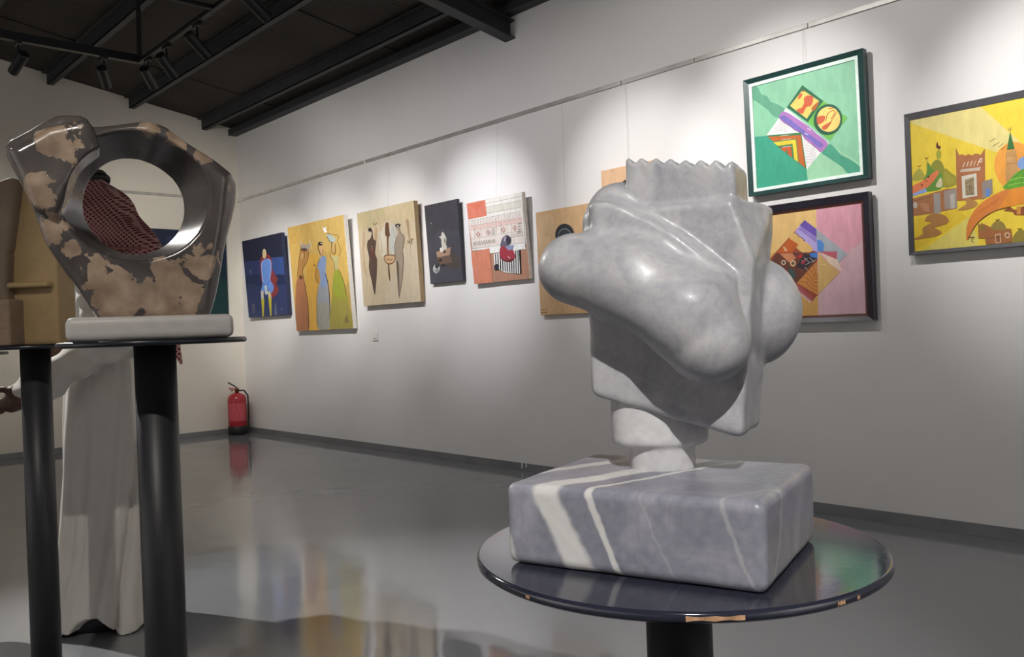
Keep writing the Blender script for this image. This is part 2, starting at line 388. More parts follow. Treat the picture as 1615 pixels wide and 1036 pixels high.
# ------------------------------------------------------------------ paintings
ART = {
 'blue': ((8.6853, 0.9443, 1.3336, 0.8827, 0.0576, 0.04), None, [
  ('#2a2d42','1000,1000 1000,0 0,0 0,1000'),
  ('#35406a','7,732 994,707 1000,523 1000,0 0,0 0,568'),
  ('#3d5692','704,719 994,710 998,473 674,478'),
  ('#2c3558','20,557 994,493 998,372 6,400'),
  ('#38426a','6,400 998,372 1000,265 1000,0 0,0 0,261'),
  ('#8c3f40','444,733 491,760 551,777 606,780 650,767 689,740 716,707 720,666 713,617 718,570 751,527 795,486 822,453 811,430 783,413 766,396 780,375 807,353 821,331 815,309 796,286 770,267 732,247 685,230 642,231 612,261 585,308 555,349 511,370 464,385 428,413 412,467 408,534 411,596 413,649 421,696'),
  ('#6f98e2','448,677 473,698 506,707 538,713 567,719 595,721 622,719 651,713 679,702 697,681 702,646 697,602 689,559 672,522 650,486 642,453 662,422 695,393 713,366 702,335 676,305 647,288 619,290 589,303 563,321 547,345 535,372 520,386 500,374 478,348 454,328 425,320 394,319 378,326 388,345 413,373 432,406 436,446 434,492 434,538 435,588 437,638'),
  ('#bfcaf0','542,711 526,708 504,702 481,691 464,673 455,645 449,609 446,571 445,537 447,507 451,479 457,455 463,438 469,438 468,455 462,479 458,507 456,537 457,570 460,608 466,644 475,671 491,687 511,697 532,703 545,708'),
  ('#c9d2f2','620,715 634,709 655,703 675,694 686,679 688,655 683,625 674,592 665,561 654,531 640,501 627,474 620,455 627,454 638,472 651,499 664,530 675,560 685,590 693,624 699,655 697,679 683,696 661,707 639,714 623,717'),
  ('#4a66b0','451,431 460,422 476,409 497,397 523,393 555,402 591,420 624,438 645,452 640,454 615,442 583,424 548,407 521,398 503,401 485,412 469,425 456,433'),
  ('#dcc79c','601,782 593,759 579,740 560,728 541,725 523,732 509,747 502,768 503,792 511,815 525,834 544,845 563,848 581,841 594,826 601,805'),
  ('#dad8d2','378,326 462,327 437,218 371,225'),
  ('#c2ba3c','371,225 448,220 394,1 358,2'),
  ('#d8c8a0','550,322 626,289 625,207 553,218'),
  ('#c2ba3c','551,236 630,221 588,4 560,2'),
  ('#c7d3e6','479,389 535,392 548,281 498,267 477,299'),
  ('#303040','378,324 445,321 429,225 436,225 455,322 378,328'),
  ('#b05a4a','385,303 441,303 441,305 385,306'),
  ('#b05a4a','382,283 438,282 437,285 381,285'),
  ('#b05a4a','378,262 434,261 434,264 378,265'),
  ('#b05a4a','374,241 430,241 430,243 374,244'),
  ('#8890a8','40,428 269,402 270,405 42,431'),
  ('#9aa2b8','145,618 163,560 173,560 155,619'),
  ('#9aa2b8','134,611 201,609 201,613 134,614'),
  ('#5c5f74','121,177 191,178 180,56 110,55'),
  ('#666c86','707,169 728,167 731,9 661,8'),
  ('#9aa2c0','825,90 882,89 882,92 825,92'),
  ('#9aa2c0','822,74 880,74 880,76 822,76'),
  ('#9aa2c0','819,58 877,58 877,60 819,60'),
 ]),
 'women': ((7.4923, 1.1033, 1.1542, 1.0942, 0.0577, 0.045), None, [
  ('#d8b364','1000,1000 1000,0 0,0 0,1000'),
  ('#e2b153','317,657 370,700 433,714 481,707 509,678 523,628 523,568 502,498 467,417 437,326 428,212 423,89 403,2 401,0 222,0 212,87 224,215 242,340 259,458 283,572'),
  ('#dab86c','953,1000 987,991 1000,971 1000,824 999,820 971,780 927,750 864,729 766,716 646,714 551,733 499,789 474,867 477,932 508,975 557,1000'),
  ('#c4a65e','914,357 954,392 996,417 1000,413 1000,0 608,0 593,43 628,131 674,198 719,220 775,221 824,232 857,271 885,319'),
  ('#cf9d48','163,878 162,872 159,866 156,861 151,856 146,851 141,847 135,843 128,840 121,838 114,837 106,837 99,837 92,839 85,841 78,844 72,847 67,851 62,856 58,862 55,867 53,873 52,880 51,886 52,892 54,898 56,904 60,910 64,915 69,920 75,924 81,928 88,930 95,932 102,933 109,934 117,933 124,932 131,930 137,927 143,923 149,919 153,914 157,909 160,903 162,897 163,891 164,885'),
  ('#d8b060','152,880 150,875 148,869 145,865 142,860 138,856 134,852 129,849 123,847 118,845 112,844 106,844 100,844 95,845 89,847 84,849 79,852 75,856 71,860 68,865 66,869 64,875 63,880 63,885 64,891 65,896 67,901 70,906 73,911 78,915 82,918 87,921 92,924 98,925 104,926 110,927 115,926 121,925 127,923 132,921 136,918 141,914 144,910 147,906 150,901 151,896 152,891 152,885'),
  ('#b67c58','104,503 140,524 181,531 213,523 227,496 233,455 238,410 248,370 256,327 259,269 260,177 255,69 231,0 1,0 0,11 0,136 16,238 41,355 59,425 79,471'),
  ('#bb8a4e','106,515 107,541 124,577 143,616 161,663 182,713 200,750 216,767 231,773 246,774 263,771 281,763 300,756 324,754 348,752 361,743 357,723 342,695 323,667 298,642 269,617 244,595 226,577 214,561 205,547 207,530 214,515 209,506 178,501 134,503'),
  ('#aea39a','224,842 235,838 253,823 276,810 304,806 337,804 366,805 389,815 407,828 415,830 405,810 384,779 361,755 337,746 311,744 287,746 267,749 249,756 236,769 227,794 222,824'),
  ('#6a5046','341,755 335,749 321,746 300,745 276,746 252,750 232,756 219,762 215,769 221,775 236,778 257,779 281,778 305,774 325,768 337,761'),
  ('#cba36d','265,697 260,684 251,674 239,667 227,666 215,670 206,678 201,690 201,704 206,716 215,727 227,733 239,734 251,730 260,722 264,710'),
  ('#5a3c26','231,804 216,782 197,749 177,711 159,674 142,632 126,586 111,544 103,515 109,514 121,543 135,585 151,631 168,672 186,710 206,747 225,780 236,803'),
  ('#5a3c26','359,744 350,726 339,699 326,670 311,647 289,630 263,616 238,603 220,586 211,571 210,556 212,536 216,505 225,457 238,398 249,334 255,270 250,199 239,122 227,52 221,3 226,3 236,52 248,122 259,199 264,269 258,334 247,398 234,457 225,504 221,536 219,556 220,570 228,584 245,600 270,613 297,627 319,644 335,669 348,697 358,724 364,743'),
  ('#6a4a2c','217,666 224,668 234,670 246,674 255,680 264,688 271,698 278,709 281,718 280,726 275,733 270,739 265,743 262,743 264,738 269,732 273,726 274,719 271,710 265,700 257,690 250,682 241,677 230,673 221,671 214,668'),
  ('#f2eadb','218,845 235,812 243,813 226,846'),
  ('#f2eadb','390,839 414,750 422,750 398,839'),
  ('#6e4a38','203,506 199,499 191,493 180,490 167,489 155,492 145,497 140,504 138,512 142,519 150,525 162,528 174,528 186,526 196,521 202,514'),
  ('#a0a5ac','519,546 548,553 588,550 621,536 636,506 643,465 648,422 654,384 658,343 657,288 655,201 647,100 620,27 560,0 457,0 406,19 393,77 406,160 422,236 435,295 453,348 471,392 491,422 513,444 527,466 525,495 516,525'),
  ('#a4a296','422,213 453,241 493,251 534,251 576,249 617,238 644,211 654,152 650,77 623,21 563,0 446,0 401,14 386,71 399,151'),
  ('#90a5cc','542,655 567,668 594,675 616,675 635,672 649,663 656,643 648,608 632,562 622,519 630,482 644,449 644,423 614,401 570,387 535,387 522,409 519,446 518,478 518,500 519,518 517,535 507,550 494,565 490,582 501,607 520,634'),
  ('#ca984f','484,572 497,567 510,554 517,535 517,502 511,462 504,434 496,426 485,429 474,437 461,449 447,467 439,485 439,504 445,524 453,541 462,555 473,567'),
  ('#6a4c2e','539,651 525,640 506,624 486,605 469,585 456,563 445,538 437,513 435,491 443,470 457,450 473,433 485,422 489,423 480,435 465,451 451,471 444,491 446,513 453,537 465,561 477,583 493,603 513,622 532,637 544,649'),
  ('#e5b68a','561,767 571,774 582,775 592,773 600,764 607,751 610,737 609,720 604,702 597,689 589,682 578,681 569,684 560,693 553,707 549,722 550,738 555,755'),
  ('#3c3226','616,784 612,777 603,772 590,770 575,770 561,773 549,779 542,786 540,793 544,800 553,805 566,808 581,807 595,804 607,799 614,792'),
  ('#e8e2d4','602,789 600,787 598,785 594,784 590,784 586,785 583,787 581,789 581,792 582,794 585,796 588,797 592,797 596,796 599,794 601,792'),
  ('#4a3420','542,803 536,794 530,780 525,763 525,746 533,728 546,707 559,689 570,676 577,677 571,690 558,709 546,729 538,746 538,762 543,778 548,792 550,802'),
  ('#4a3420','608,737 604,725 599,706 595,688 593,675 597,674 601,687 606,705 610,724 612,737'),
  ('#3a2c20','608,520 614,503 624,479 635,451 643,422 647,394 648,365 648,331 646,289 639,228 630,153 620,82 616,33 622,33 631,82 640,152 650,227 656,288 659,331 659,365 657,394 653,422 646,452 635,480 624,504 615,520'),
  ('#5a4a34','468,415 458,389 444,351 429,307 418,259 411,202 406,135 403,74 402,31 406,31 410,73 413,135 418,201 425,259 436,306 450,351 464,388 472,414'),
  ('#a6a146','775,532 799,541 827,540 852,530 870,508 885,477 899,444 913,413 926,379 938,344 949,309 959,272 966,223 981,145 994,55 973,0 628,0 620,75 657,188 692,285 710,352 726,404 740,447 751,485 760,513'),
  ('#a2aa40','775,532 799,549 827,547 852,530 878,495 901,445 911,400 899,364 872,332 846,307 827,289 810,278 791,279 764,294 736,322 722,361 729,418 751,485'),
  ('#a69b50','681,220 724,248 776,255 827,254 879,252 929,242 965,212 990,143 1000,66 1000,51 979,0 627,0 613,60 642,150'),
  ('#cbc288','732,674 743,672 766,662 791,653 820,653 852,655 872,651 869,635 854,613 842,591 841,569 844,547 840,531 823,525 799,525 781,534 777,554 778,582 775,609 760,634 740,659'),
  ('#6a5530','723,696 723,687 725,674 729,659 734,645 744,633 757,621 770,610 778,597 781,581 780,563 779,546 779,534 783,534 786,545 788,562 788,581 785,597 776,611 763,623 751,634 741,646 736,659 732,674 730,687 728,696'),
  ('#6a5530','873,650 884,657 898,667 911,680 917,696 910,718 896,743 881,768 873,788 880,800 896,808 909,815 902,825 866,837 810,850 753,861 713,869 712,867 751,858 808,846 863,834 898,823 902,816 891,811 874,802 866,788 874,768 889,742 903,717 910,697 905,682 892,669 878,659 870,651'),
  ('#5a4a28','850,530 859,513 874,489 890,461 903,433 913,401 921,366 928,334 935,311 939,312 936,334 929,366 921,402 911,433 897,462 881,490 866,514 854,530'),
  ('#4a3a20','775,533 848,530 848,533 775,536'),
  ('#d9b374','818,722 813,705 805,691 794,682 783,680 772,685 765,695 761,711 762,728 767,745 775,759 786,768 798,770 808,765 815,754 819,739'),
  ('#3b3020','768,782 763,767 759,745 757,722 757,703 761,691 769,682 779,676 789,672 800,672 810,674 820,680 826,690 830,706 832,728 833,749 832,763 826,764 823,750 822,729 820,707 816,692 811,683 804,679 797,677 791,677 785,679 778,684 771,692 767,703 767,721 770,744 773,766 774,781'),
  ('#bccac0','696,859 711,863 737,860 762,854 784,844 805,831 822,819 836,810 846,801 846,794 832,786 809,779 786,777 769,780 752,787 736,799 718,819 701,842'),
  ('#3a4038','699,842 703,833 711,820 721,807 732,796 746,787 763,781 778,776 789,774 792,776 782,781 768,785 752,791 740,798 730,808 720,821 712,834 705,842'),
  ('#ffffff','640,940 668,918 704,928 692,898 722,878 672,880 649,904'),
  ('#b98a40','736,935 749,923 736,911 740,910 757,922 740,936'),
  ('#4a3a22','417,609 418,606 422,601 427,597 437,594 445,597 451,601 457,606 459,609 453,611 447,609 442,604 437,601 435,599 435,600 432,603 428,608 423,610'),
  ('#8a764c','883,98 893,107 905,114 916,116 923,111 928,101 931,90 936,78 940,66 936,57 919,52 894,51 876,54 872,66 876,83'),
 ]),
 'figures': ((6.2972, 0.8974, 1.3583, 0.8751, 0.046, 0.045), None, [
  ('#cdbc9f','1000,1000 1000,0 0,0 0,1000'),
  ('#c5b68f','537,1000 590,970 600,920 575,878 505,854 398,838 288,826 180,815 71,808 0,821 0,1000'),
  ('#cfbd99','998,1000 1000,998 1000,827 992,815 934,800 852,806 774,818 707,830 645,849 595,876 544,919 505,969 525,1000'),
  ('#d0c1a9','760,528 848,576 941,602 1000,567 1000,7 977,0 412,0 396,4 391,82 476,191 564,294 626,383 690,467'),
  ('#bfa585','80,781 96,811 115,804 123,770 113,702 92,607 80,515 87,428 103,346 109,302 93,314 66,365 49,439 52,552 65,687'),
  ('#c2a27e','321,823 336,824 351,807 359,781 351,741 335,691 319,659 307,658 297,675 292,700 297,741 309,791'),
  ('#dcd2be','366,755 383,763 407,761 432,766 459,791 486,822 507,840 520,844 528,835 527,799 513,710 490,592 466,506 443,480 418,488 398,512 382,551 370,606 363,655 359,695 359,730'),
  ('#c6c7c0','597,803 624,812 656,800 676,769 677,709 668,629 650,563 621,521 584,493 557,491 548,526 549,587 556,647 565,706 579,765'),
  ('#5f4d44','163,689 179,698 198,701 216,709 232,727 246,749 251,768 241,780 221,790 209,798 209,808 216,818 226,821 239,817 254,808 266,792 268,764 267,731 270,703 286,689 307,682 318,666 311,632 294,588 284,548 291,522 305,501 312,469 306,416 292,353 276,289 259,222 241,156 226,114 216,111 208,133 201,162 194,193 188,230 180,270 168,314 155,361 148,405 153,441 164,474 170,507 163,543 152,580 145,613 146,643 153,669'),
  ('#6e443b','225,618 243,616 265,597 279,574 279,549 271,519 259,499 241,493 220,496 206,510 206,545 213,590'),
  ('#33302c','251,798 248,790 240,784 229,781 217,781 206,784 196,789 191,797 190,805 193,813 201,819 212,823 224,823 235,820 244,814 250,807'),
  ('#c9bba2','231,637 232,579 237,579 237,636'),
  ('#6b4c3c','505,832 523,844 543,844 559,834 564,810 564,775 564,745 567,727 570,713 569,702 562,697 550,695 540,674 531,622 524,551 519,476 518,389 520,298 518,239 510,231 498,255 491,299 493,366 499,450 504,527 508,591 512,648 512,689 504,705 493,706 486,717 488,753 495,799'),
  ('#8a755a','387,765 388,747 391,722 395,693 398,664 401,631 404,594 407,560 410,536 414,536 413,560 410,594 407,631 404,663 401,693 398,722 394,747 391,765'),
  ('#8a755a','624,787 630,761 641,724 652,686 660,661 664,661 658,687 647,724 636,762 628,787'),
  ('#6a4a30','436,502 451,510 475,513 506,512 552,509 605,503 640,492 644,472 630,447 610,427 586,415 555,409 525,408 497,414 469,426 449,441 437,461 432,485'),
  ('#d2ad86','450,495 462,501 483,503 509,502 548,499 592,494 622,485 626,469 615,449 598,433 578,424 552,419 526,419 502,424 478,433 461,445 450,461 446,480'),
  ('#5a3a24','482,479 482,473 483,466 486,458 493,453 503,455 511,460 518,465 521,466 524,464 529,457 535,450 545,445 557,448 568,454 578,461 583,466 580,468 571,465 562,458 551,452 545,450 542,452 537,459 531,466 523,471 512,469 504,464 497,459 496,457 494,459 492,466 490,474 487,479'),
  ('#a69786','667,782 670,794 681,802 694,806 710,807 727,805 740,795 746,773 748,744 754,718 769,700 787,686 801,670 807,652 808,631 804,609 791,583 773,555 760,528 762,507 770,486 772,453 763,396 748,327 729,256 701,174 669,92 645,49 637,74 638,141 639,211 639,278 639,349 638,414 634,471 628,521 628,566 636,603 650,634 664,661 682,682 701,699 710,717 700,739 679,763'),
  ('#6c5f52','644,427 655,442 670,433 680,411 682,380 678,338 673,285 666,207 657,118 650,69 644,87 641,145 639,211 638,286 640,370'),
  ('#3f3a36','766,785 761,779 750,775 734,773 715,774 697,778 681,783 672,790 669,797 673,803 684,807 701,808 719,808 738,804 753,799 763,792'),
  ('#d8d0c4','729,785 728,783 725,781 721,780 716,780 711,781 708,783 705,785 705,788 706,790 709,791 713,792 717,792 722,791 726,789 728,787'),
  ('#4c4238','737,786 736,774 737,755 740,736 746,718 758,703 774,691 789,679 799,667 803,654 803,641 801,626 796,610 788,592 776,571 764,550 756,528 757,510 762,493 767,474 767,447 760,407 749,359 736,307 720,257 701,203 678,145 657,93 643,56 648,55 665,92 687,144 709,202 728,255 744,306 758,358 768,406 775,446 775,474 770,494 765,510 764,527 771,548 783,569 796,590 804,609 809,625 811,640 811,654 807,668 796,681 780,694 765,706 753,719 748,736 745,755 744,773 742,786'),
  ('#4c4238','684,683 672,665 656,638 640,607 630,578 629,547 632,514 638,485 643,464 646,464 644,485 639,514 635,547 636,577 646,606 662,637 678,663 687,682'),
  ('#ab9272','855,826 868,834 888,832 902,817 905,791 903,753 900,695 898,592 894,468 892,392 892,406 893,470 891,539 885,605 877,676 869,735 861,777 855,807'),
  ('#3a2a22','867,629 863,622 860,610 858,599 862,591 873,595 883,604 894,612 898,615 897,613 897,604 895,594 896,587 901,587 903,594 904,604 904,613 898,620 888,616 877,607 867,598 865,595 866,599 868,609 871,621 872,629'),
  ('#3a2a22','905,630 917,627 935,625 952,623 964,622 964,625 953,628 935,630 918,632 906,633'),
  ('#3a2a22','926,626 925,619 926,607 926,595 925,587 921,584 915,583 908,582 903,581 904,578 910,578 918,578 926,580 932,586 934,595 934,607 933,618 931,626'),
  ('#3c2c20','281,869 283,863 290,854 299,845 313,839 328,842 343,848 356,855 364,861 359,864 348,860 335,853 322,847 313,845 307,848 300,856 293,864 287,870'),
 ]),
 'still': ((5.5075, 0.4377, 1.5021, 0.6693, 0.0542, 0.03), None, [
  ('#4c4b52','1000,1000 1000,0 0,0 0,1000'),
  ('#47464b','8,999 12,1000 1000,1000 1000,617 996,610 869,609 686,660 500,686 316,629 131,543 0,527 0,527 0,987'),
  ('#504f58','12,165 327,201 737,222 1000,214 1000,0 0,0 0,0 0,0 0,160'),
  ('#524b48','276,320 412,346 606,368 769,369 882,332 966,276 1000,234 1000,217 990,195 929,170 834,160 680,173 485,202 336,233 261,263 237,293'),
  ('#aa8c76','260,397 720,431 672,332 277,326'),
  ('#6e5a50','284,319 667,328 743,236 355,233'),
  ('#cbc6ba','381,582 392,583 418,581 442,585 462,601 480,622 498,635 514,635 529,627 546,614 569,594 593,569 607,545 602,524 586,503 576,483 586,461 603,440 602,424 568,413 517,406 476,408 457,424 448,448 443,474 443,499 446,526 443,548 422,563 395,574'),
  ('#4c4b52','540,545 549,549 561,547 569,541 570,528 566,511 561,499 554,495 545,497 539,503 537,516 537,533'),
  ('#e2ded2','383,437 484,448 484,390 388,384'),
  ('#2c2826','560,382 556,376 546,372 533,369 517,368 501,370 489,374 481,379 479,385 483,391 493,395 507,398 523,399 538,397 551,393 558,388'),
  ('#2a2624','329,298 358,301 397,300 424,298 429,290 421,280 408,272 386,270 357,270 336,273 325,281 322,291'),
  ('#221f1e','387,223 414,228 460,230 489,229 487,219 470,206 450,198 424,203 396,214'),
  ('#b9bbb8','330,182 317,161 291,143 254,132 212,128 172,134 139,147 119,166 115,188 127,209 154,227 192,238 234,241 274,236 306,222 326,204'),
  ('#3a3a40','310,216 303,204 288,195 267,189 243,187 220,190 201,197 190,208 187,219 194,231 209,241 231,247 255,248 277,245 296,238 307,228'),
  ('#8a8c8c','314,158 307,149 290,141 267,137 240,135 214,138 193,144 179,152 176,161 183,171 200,178 223,183 250,184 276,181 297,176 310,167'),
  ('#a8a8a0','190,766 188,763 184,761 179,759 173,759 167,760 162,762 159,765 158,768 160,771 164,773 170,775 176,775 182,774 186,772 189,769'),
 ]),
 'collage': ((4.8201, 0.6439, 1.4655, 0.6497, 0.0822, 0.035), None, [
  ('#b98b74','1000,1000 1000,0 0,0 0,1000'),
  ('#e9e7df','351,997 621,1000 1000,1000 1000,504 993,400 313,375 1,797'),
  ('#dcd8cc','358,904 981,906 976,833 358,837'),
  ('#db826c','0,1000 353,997 356,806 2,802 0,1000'),
  ('#d8785f','35,979 318,976 187,890'),
  ('#4a4846','355,953 986,953 985,956 355,956'),
  ('#4a4846','349,907 978,906 978,909 348,910'),
  ('#4a4846','339,834 965,829 965,832 338,837'),
  ('#4a4846','6,781 958,783 958,786 6,784'),
  ('#e7ddd5','5,780 967,773 972,421 27,440'),
  ('#e8cfc6','23,721 967,711 965,654 27,662'),
  ('#5c4c4a','33,717 982,714 982,716 32,720'),
  ('#5c4c4a','26,665 972,654 972,656 26,667'),
  ('#5c4c4a','12,556 957,561 957,564 12,558'),
  ('#5a4a50','56,726 87,777 83,778 52,727'),
  ('#b07070','49,677 82,712 79,713 46,678'),
  ('#b07070','79,712 103,675 105,676 82,713'),
  ('#5a4a50','112,726 131,778 128,779 109,727'),
  ('#b07070','106,677 138,712 136,713 103,678'),
  ('#b07070','136,712 159,675 162,676 139,713'),
  ('#5a4a50','169,726 199,776 196,777 165,727'),
  ('#b07070','162,677 194,712 192,713 159,678'),
  ('#b07070','192,712 215,676 217,676 195,713'),
  ('#5a4a50','225,726 244,778 240,778 221,726'),
  ('#b07070','218,677 250,712 247,713 215,678'),
  ('#b07070','247,712 270,676 273,676 250,713'),
  ('#5a4a50','280,725 310,775 307,777 277,726'),
  ('#b07070','273,677 305,712 303,713 270,678'),
  ('#b07070','303,712 325,676 328,676 305,712'),
  ('#5a4a50','335,725 354,777 350,778 331,726'),
  ('#b07070','328,677 360,712 357,713 325,678'),
  ('#b07070','357,712 379,676 382,676 360,712'),
  ('#5a4a50','389,725 419,775 416,776 386,726'),
  ('#b07070','382,677 414,711 411,713 380,678'),
  ('#b07070','411,712 433,676 436,676 414,712'),
  ('#5a4a50','443,725 462,776 459,777 440,726'),
  ('#b07070','436,677 468,711 465,712 433,678'),
  ('#b07070','465,712 487,676 489,676 468,712'),
  ('#5a4a50','497,725 527,774 523,775 493,726'),
  ('#b07070','489,677 521,711 518,712 487,679'),
  ('#b07070','518,712 540,676 542,677 521,712'),
  ('#5a4a50','550,725 568,775 565,776 546,725'),
  ('#b07070','542,677 574,711 571,712 540,679'),
  ('#b07070','571,711 592,676 595,677 574,712'),
  ('#5a4a50','602,724 632,773 629,774 599,725'),
  ('#b07070','595,678 626,711 624,712 592,679'),
  ('#b07070','623,711 644,676 647,677 626,712'),
  ('#5a4a50','654,724 673,775 670,775 651,725'),
  ('#b07070','647,678 678,711 676,712 645,679'),
  ('#b07070','675,711 696,676 698,677 678,712'),
  ('#5a4a50','706,724 736,773 733,774 703,725'),
  ('#b07070','699,678 729,711 727,712 696,679'),
  ('#b07070','727,711 747,676 750,677 729,712'),
  ('#5a4a50','757,724 776,774 773,775 754,725'),
  ('#b07070','750,678 780,711 778,712 747,679'),
  ('#b07070','778,711 798,676 800,677 781,712'),
  ('#5a4a50','808,724 837,772 835,773 805,725'),
  ('#b07070','801,678 831,711 829,712 798,679'),
  ('#b07070','829,711 848,676 851,677 831,712'),
  ('#5a4a50','859,724 877,773 874,774 856,725'),
  ('#b07070','851,678 881,711 879,712 849,679'),
  ('#b07070','879,711 898,676 901,677 881,712'),
  ('#5a4a50','909,724 938,771 935,772 906,725'),
  ('#b07070','901,678 931,711 929,712 899,679'),
  ('#b07070','929,711 948,677 950,677 931,712'),
  ('#9a5a52','170,640 204,598 159,565 125,607'),
  ('#ead8ce','168,629 190,599 161,576 139,605'),
  ('#9a5a52','172,602 171,599 169,596 167,595 164,595 161,596 158,598 157,600 157,603 158,606 160,608 162,610 166,610 168,609 171,607 172,604'),
  ('#9a5a52','355,645 387,602 344,570 311,612'),
  ('#ead8ce','353,633 374,604 346,581 325,610'),
  ('#9a5a52','357,606 356,603 354,601 351,600 348,600 346,601 343,602 342,605 342,608 343,611 345,613 348,614 351,615 353,614 356,612 357,609'),
  ('#9a5a52','639,643 669,602 627,570 597,611'),
  ('#ead8ce','637,632 657,603 629,581 609,609'),
  ('#9a5a52','640,605 639,603 637,600 635,599 632,599 629,600 627,602 626,604 626,607 627,610 629,612 631,613 634,614 637,613 639,611 640,608'),
  ('#9a5a52','832,643 861,602 820,571 791,611'),
  ('#ead8ce','830,632 849,604 822,582 803,610'),
  ('#9a5a52','833,606 832,603 830,601 828,600 825,600 822,600 820,602 819,605 819,608 820,610 822,613 824,614 827,614 830,613 832,611 833,609'),
  ('#6a5a58','106,674 98,566 102,566 110,674'),
  ('#6a5a58','226,673 217,567 221,566 229,673'),
  ('#6a5a58','411,672 402,568 405,568 414,672'),
  ('#6a5a58','506,671 497,569 500,568 510,671'),
  ('#6a5a58','591,670 581,569 585,569 594,670'),
  ('#6a5a58','702,670 692,570 695,570 705,669'),
  ('#6a5a58','775,669 765,570 768,570 778,669'),
  ('#4a3a3a','903,645 900,640 895,638 891,641 889,646 892,651 897,653 902,650'),
  ('#4a3a3a','926,645 924,640 918,639 914,642 913,647 915,652 921,653 925,651'),
  ('#4a3a3a','949,646 947,641 941,640 937,642 936,648 938,652 944,654 948,651'),
  ('#4a3a3a','898,613 895,609 890,607 886,610 884,615 887,620 892,622 897,619'),
  ('#4a3a3a','921,614 919,609 913,608 909,611 908,616 910,621 916,622 920,620'),
  ('#4a3a3a','944,615 942,610 936,609 932,611 931,617 933,621 939,623 943,620'),
  ('#4a3a3a','893,582 890,578 885,576 881,579 879,584 882,589 887,590 892,588'),
  ('#4a3a3a','916,583 913,578 908,577 904,580 902,585 905,590 911,591 915,589'),
  ('#4a3a3a','939,584 936,579 931,578 927,580 926,586 928,591 934,592 938,589'),
  ('#4a3a3a','888,552 885,547 880,545 876,548 874,553 877,558 882,560 887,557'),
  ('#4a3a3a','911,552 908,548 903,546 899,549 897,554 900,559 906,560 910,558'),
  ('#4a3a3a','934,553 931,548 926,547 922,550 921,555 923,560 929,561 933,558'),
  ('#5a4a4a','770,534 768,530 763,529 759,531 758,536 761,540 765,541 769,539'),
  ('#5a4a4a','766,508 764,504 759,502 755,505 754,509 756,513 761,514 765,512'),
  ('#5a4a4a','797,535 795,531 790,529 786,532 785,536 788,540 792,541 796,539'),
  ('#5a4a4a','793,508 791,504 786,503 782,505 781,510 783,514 788,515 792,513'),
  ('#5a4a4a','824,535 822,531 817,530 813,532 812,536 815,540 819,542 823,539'),
  ('#5a4a4a','820,509 818,505 813,503 809,506 808,510 810,514 815,515 819,513'),
  ('#5a4a4a','851,535 849,531 844,530 840,532 839,537 841,541 846,542 850,540'),
  ('#5a4a4a','847,509 844,505 840,504 836,506 835,511 837,515 842,516 846,514'),
  ('#5a4a4a','878,536 875,532 871,531 867,533 866,537 868,541 873,543 877,540'),
  ('#5a4a4a','874,510 871,506 867,504 863,507 861,511 864,515 868,516 872,514'),
  ('#5a4a4a','904,536 902,532 897,531 893,533 892,538 895,542 899,543 903,541'),
  ('#5a4a4a','900,510 898,506 893,505 889,507 888,512 890,516 895,517 899,515'),
  ('#5a4a4a','931,537 928,533 924,531 920,534 919,538 921,542 926,543 930,541'),
  ('#5a4a4a','926,511 924,507 920,505 916,508 914,512 917,516 921,517 925,515'),
  ('#5a4a4a','957,537 955,533 950,532 946,534 945,539 947,543 952,544 956,541'),
  ('#5a4a4a','953,511 950,507 946,506 942,508 941,513 943,517 948,518 952,516'),
  ('#4a3a3a','449,642 446,638 440,636 435,639 434,644 436,648 442,649 447,646'),
  ('#4a3a3a','477,642 474,638 469,637 464,639 462,644 465,648 471,649 476,647'),
  ('#4a3a3a','445,619 443,615 437,614 432,617 430,621 433,625 439,627 444,624'),
  ('#4a3a3a','474,620 471,616 466,614 461,617 459,622 462,626 467,627 472,624'),
  ('#4a3a3a','442,597 439,593 434,592 429,594 427,599 430,603 436,604 441,602'),
  ('#4a3a3a','471,597 468,593 462,592 457,595 456,599 459,603 464,605 469,602'),
  ('#4a3a3a','439,575 436,571 431,570 426,572 424,577 427,581 432,582 437,579'),
  ('#4a3a3a','467,575 465,571 459,570 454,572 453,577 455,581 461,582 466,580'),
  ('#8a7a74','52,465 57,477 64,496 70,512 74,519 76,513 79,497 82,480 85,468 88,468 87,480 84,498 81,514 73,522 66,514 59,497 53,478 49,466'),
  ('#8a7a74','100,465 105,477 112,495 118,512 122,519 124,513 127,497 130,480 133,468 136,468 135,480 132,497 128,514 121,522 114,513 107,496 101,478 97,466'),
  ('#8a7a74','148,465 153,477 159,495 166,512 170,518 171,513 175,497 178,480 181,468 184,468 182,480 180,497 176,513 169,522 161,513 155,496 148,478 145,466'),
  ('#8a7a74','195,465 200,477 207,495 213,512 217,518 218,513 222,497 225,479 228,468 231,468 230,480 227,497 223,513 216,521 209,513 202,496 196,478 192,466'),
  ('#8a7a74','242,465 247,477 254,495 260,512 264,518 265,513 269,497 272,479 274,468 277,468 276,480 274,497 270,513 263,521 256,513 249,496 243,478 239,466'),
  ('#8a7a74','289,465 294,477 300,495 307,511 311,518 312,512 315,497 318,479 321,468 324,468 323,479 320,497 317,513 310,521 302,513 296,496 289,478 286,465'),
  ('#8a7a74','335,465 340,477 347,495 353,511 357,518 358,512 361,497 364,479 367,468 370,468 369,479 366,497 363,513 356,521 349,512 342,496 336,478 332,465'),
  ('#8a7a74','381,465 386,477 392,495 399,511 403,517 404,512 407,497 410,479 413,468 415,468 415,479 412,497 409,512 402,520 395,512 388,496 381,478 378,465'),
  ('#8a7a74','426,465 432,477 438,495 445,511 448,517 450,512 453,496 455,479 458,468 461,468 460,479 457,497 454,512 448,520 440,512 433,496 427,478 424,465'),
  ('#f0f0ec','27,436 975,420 980,347 352,350 352,406 28,414'),
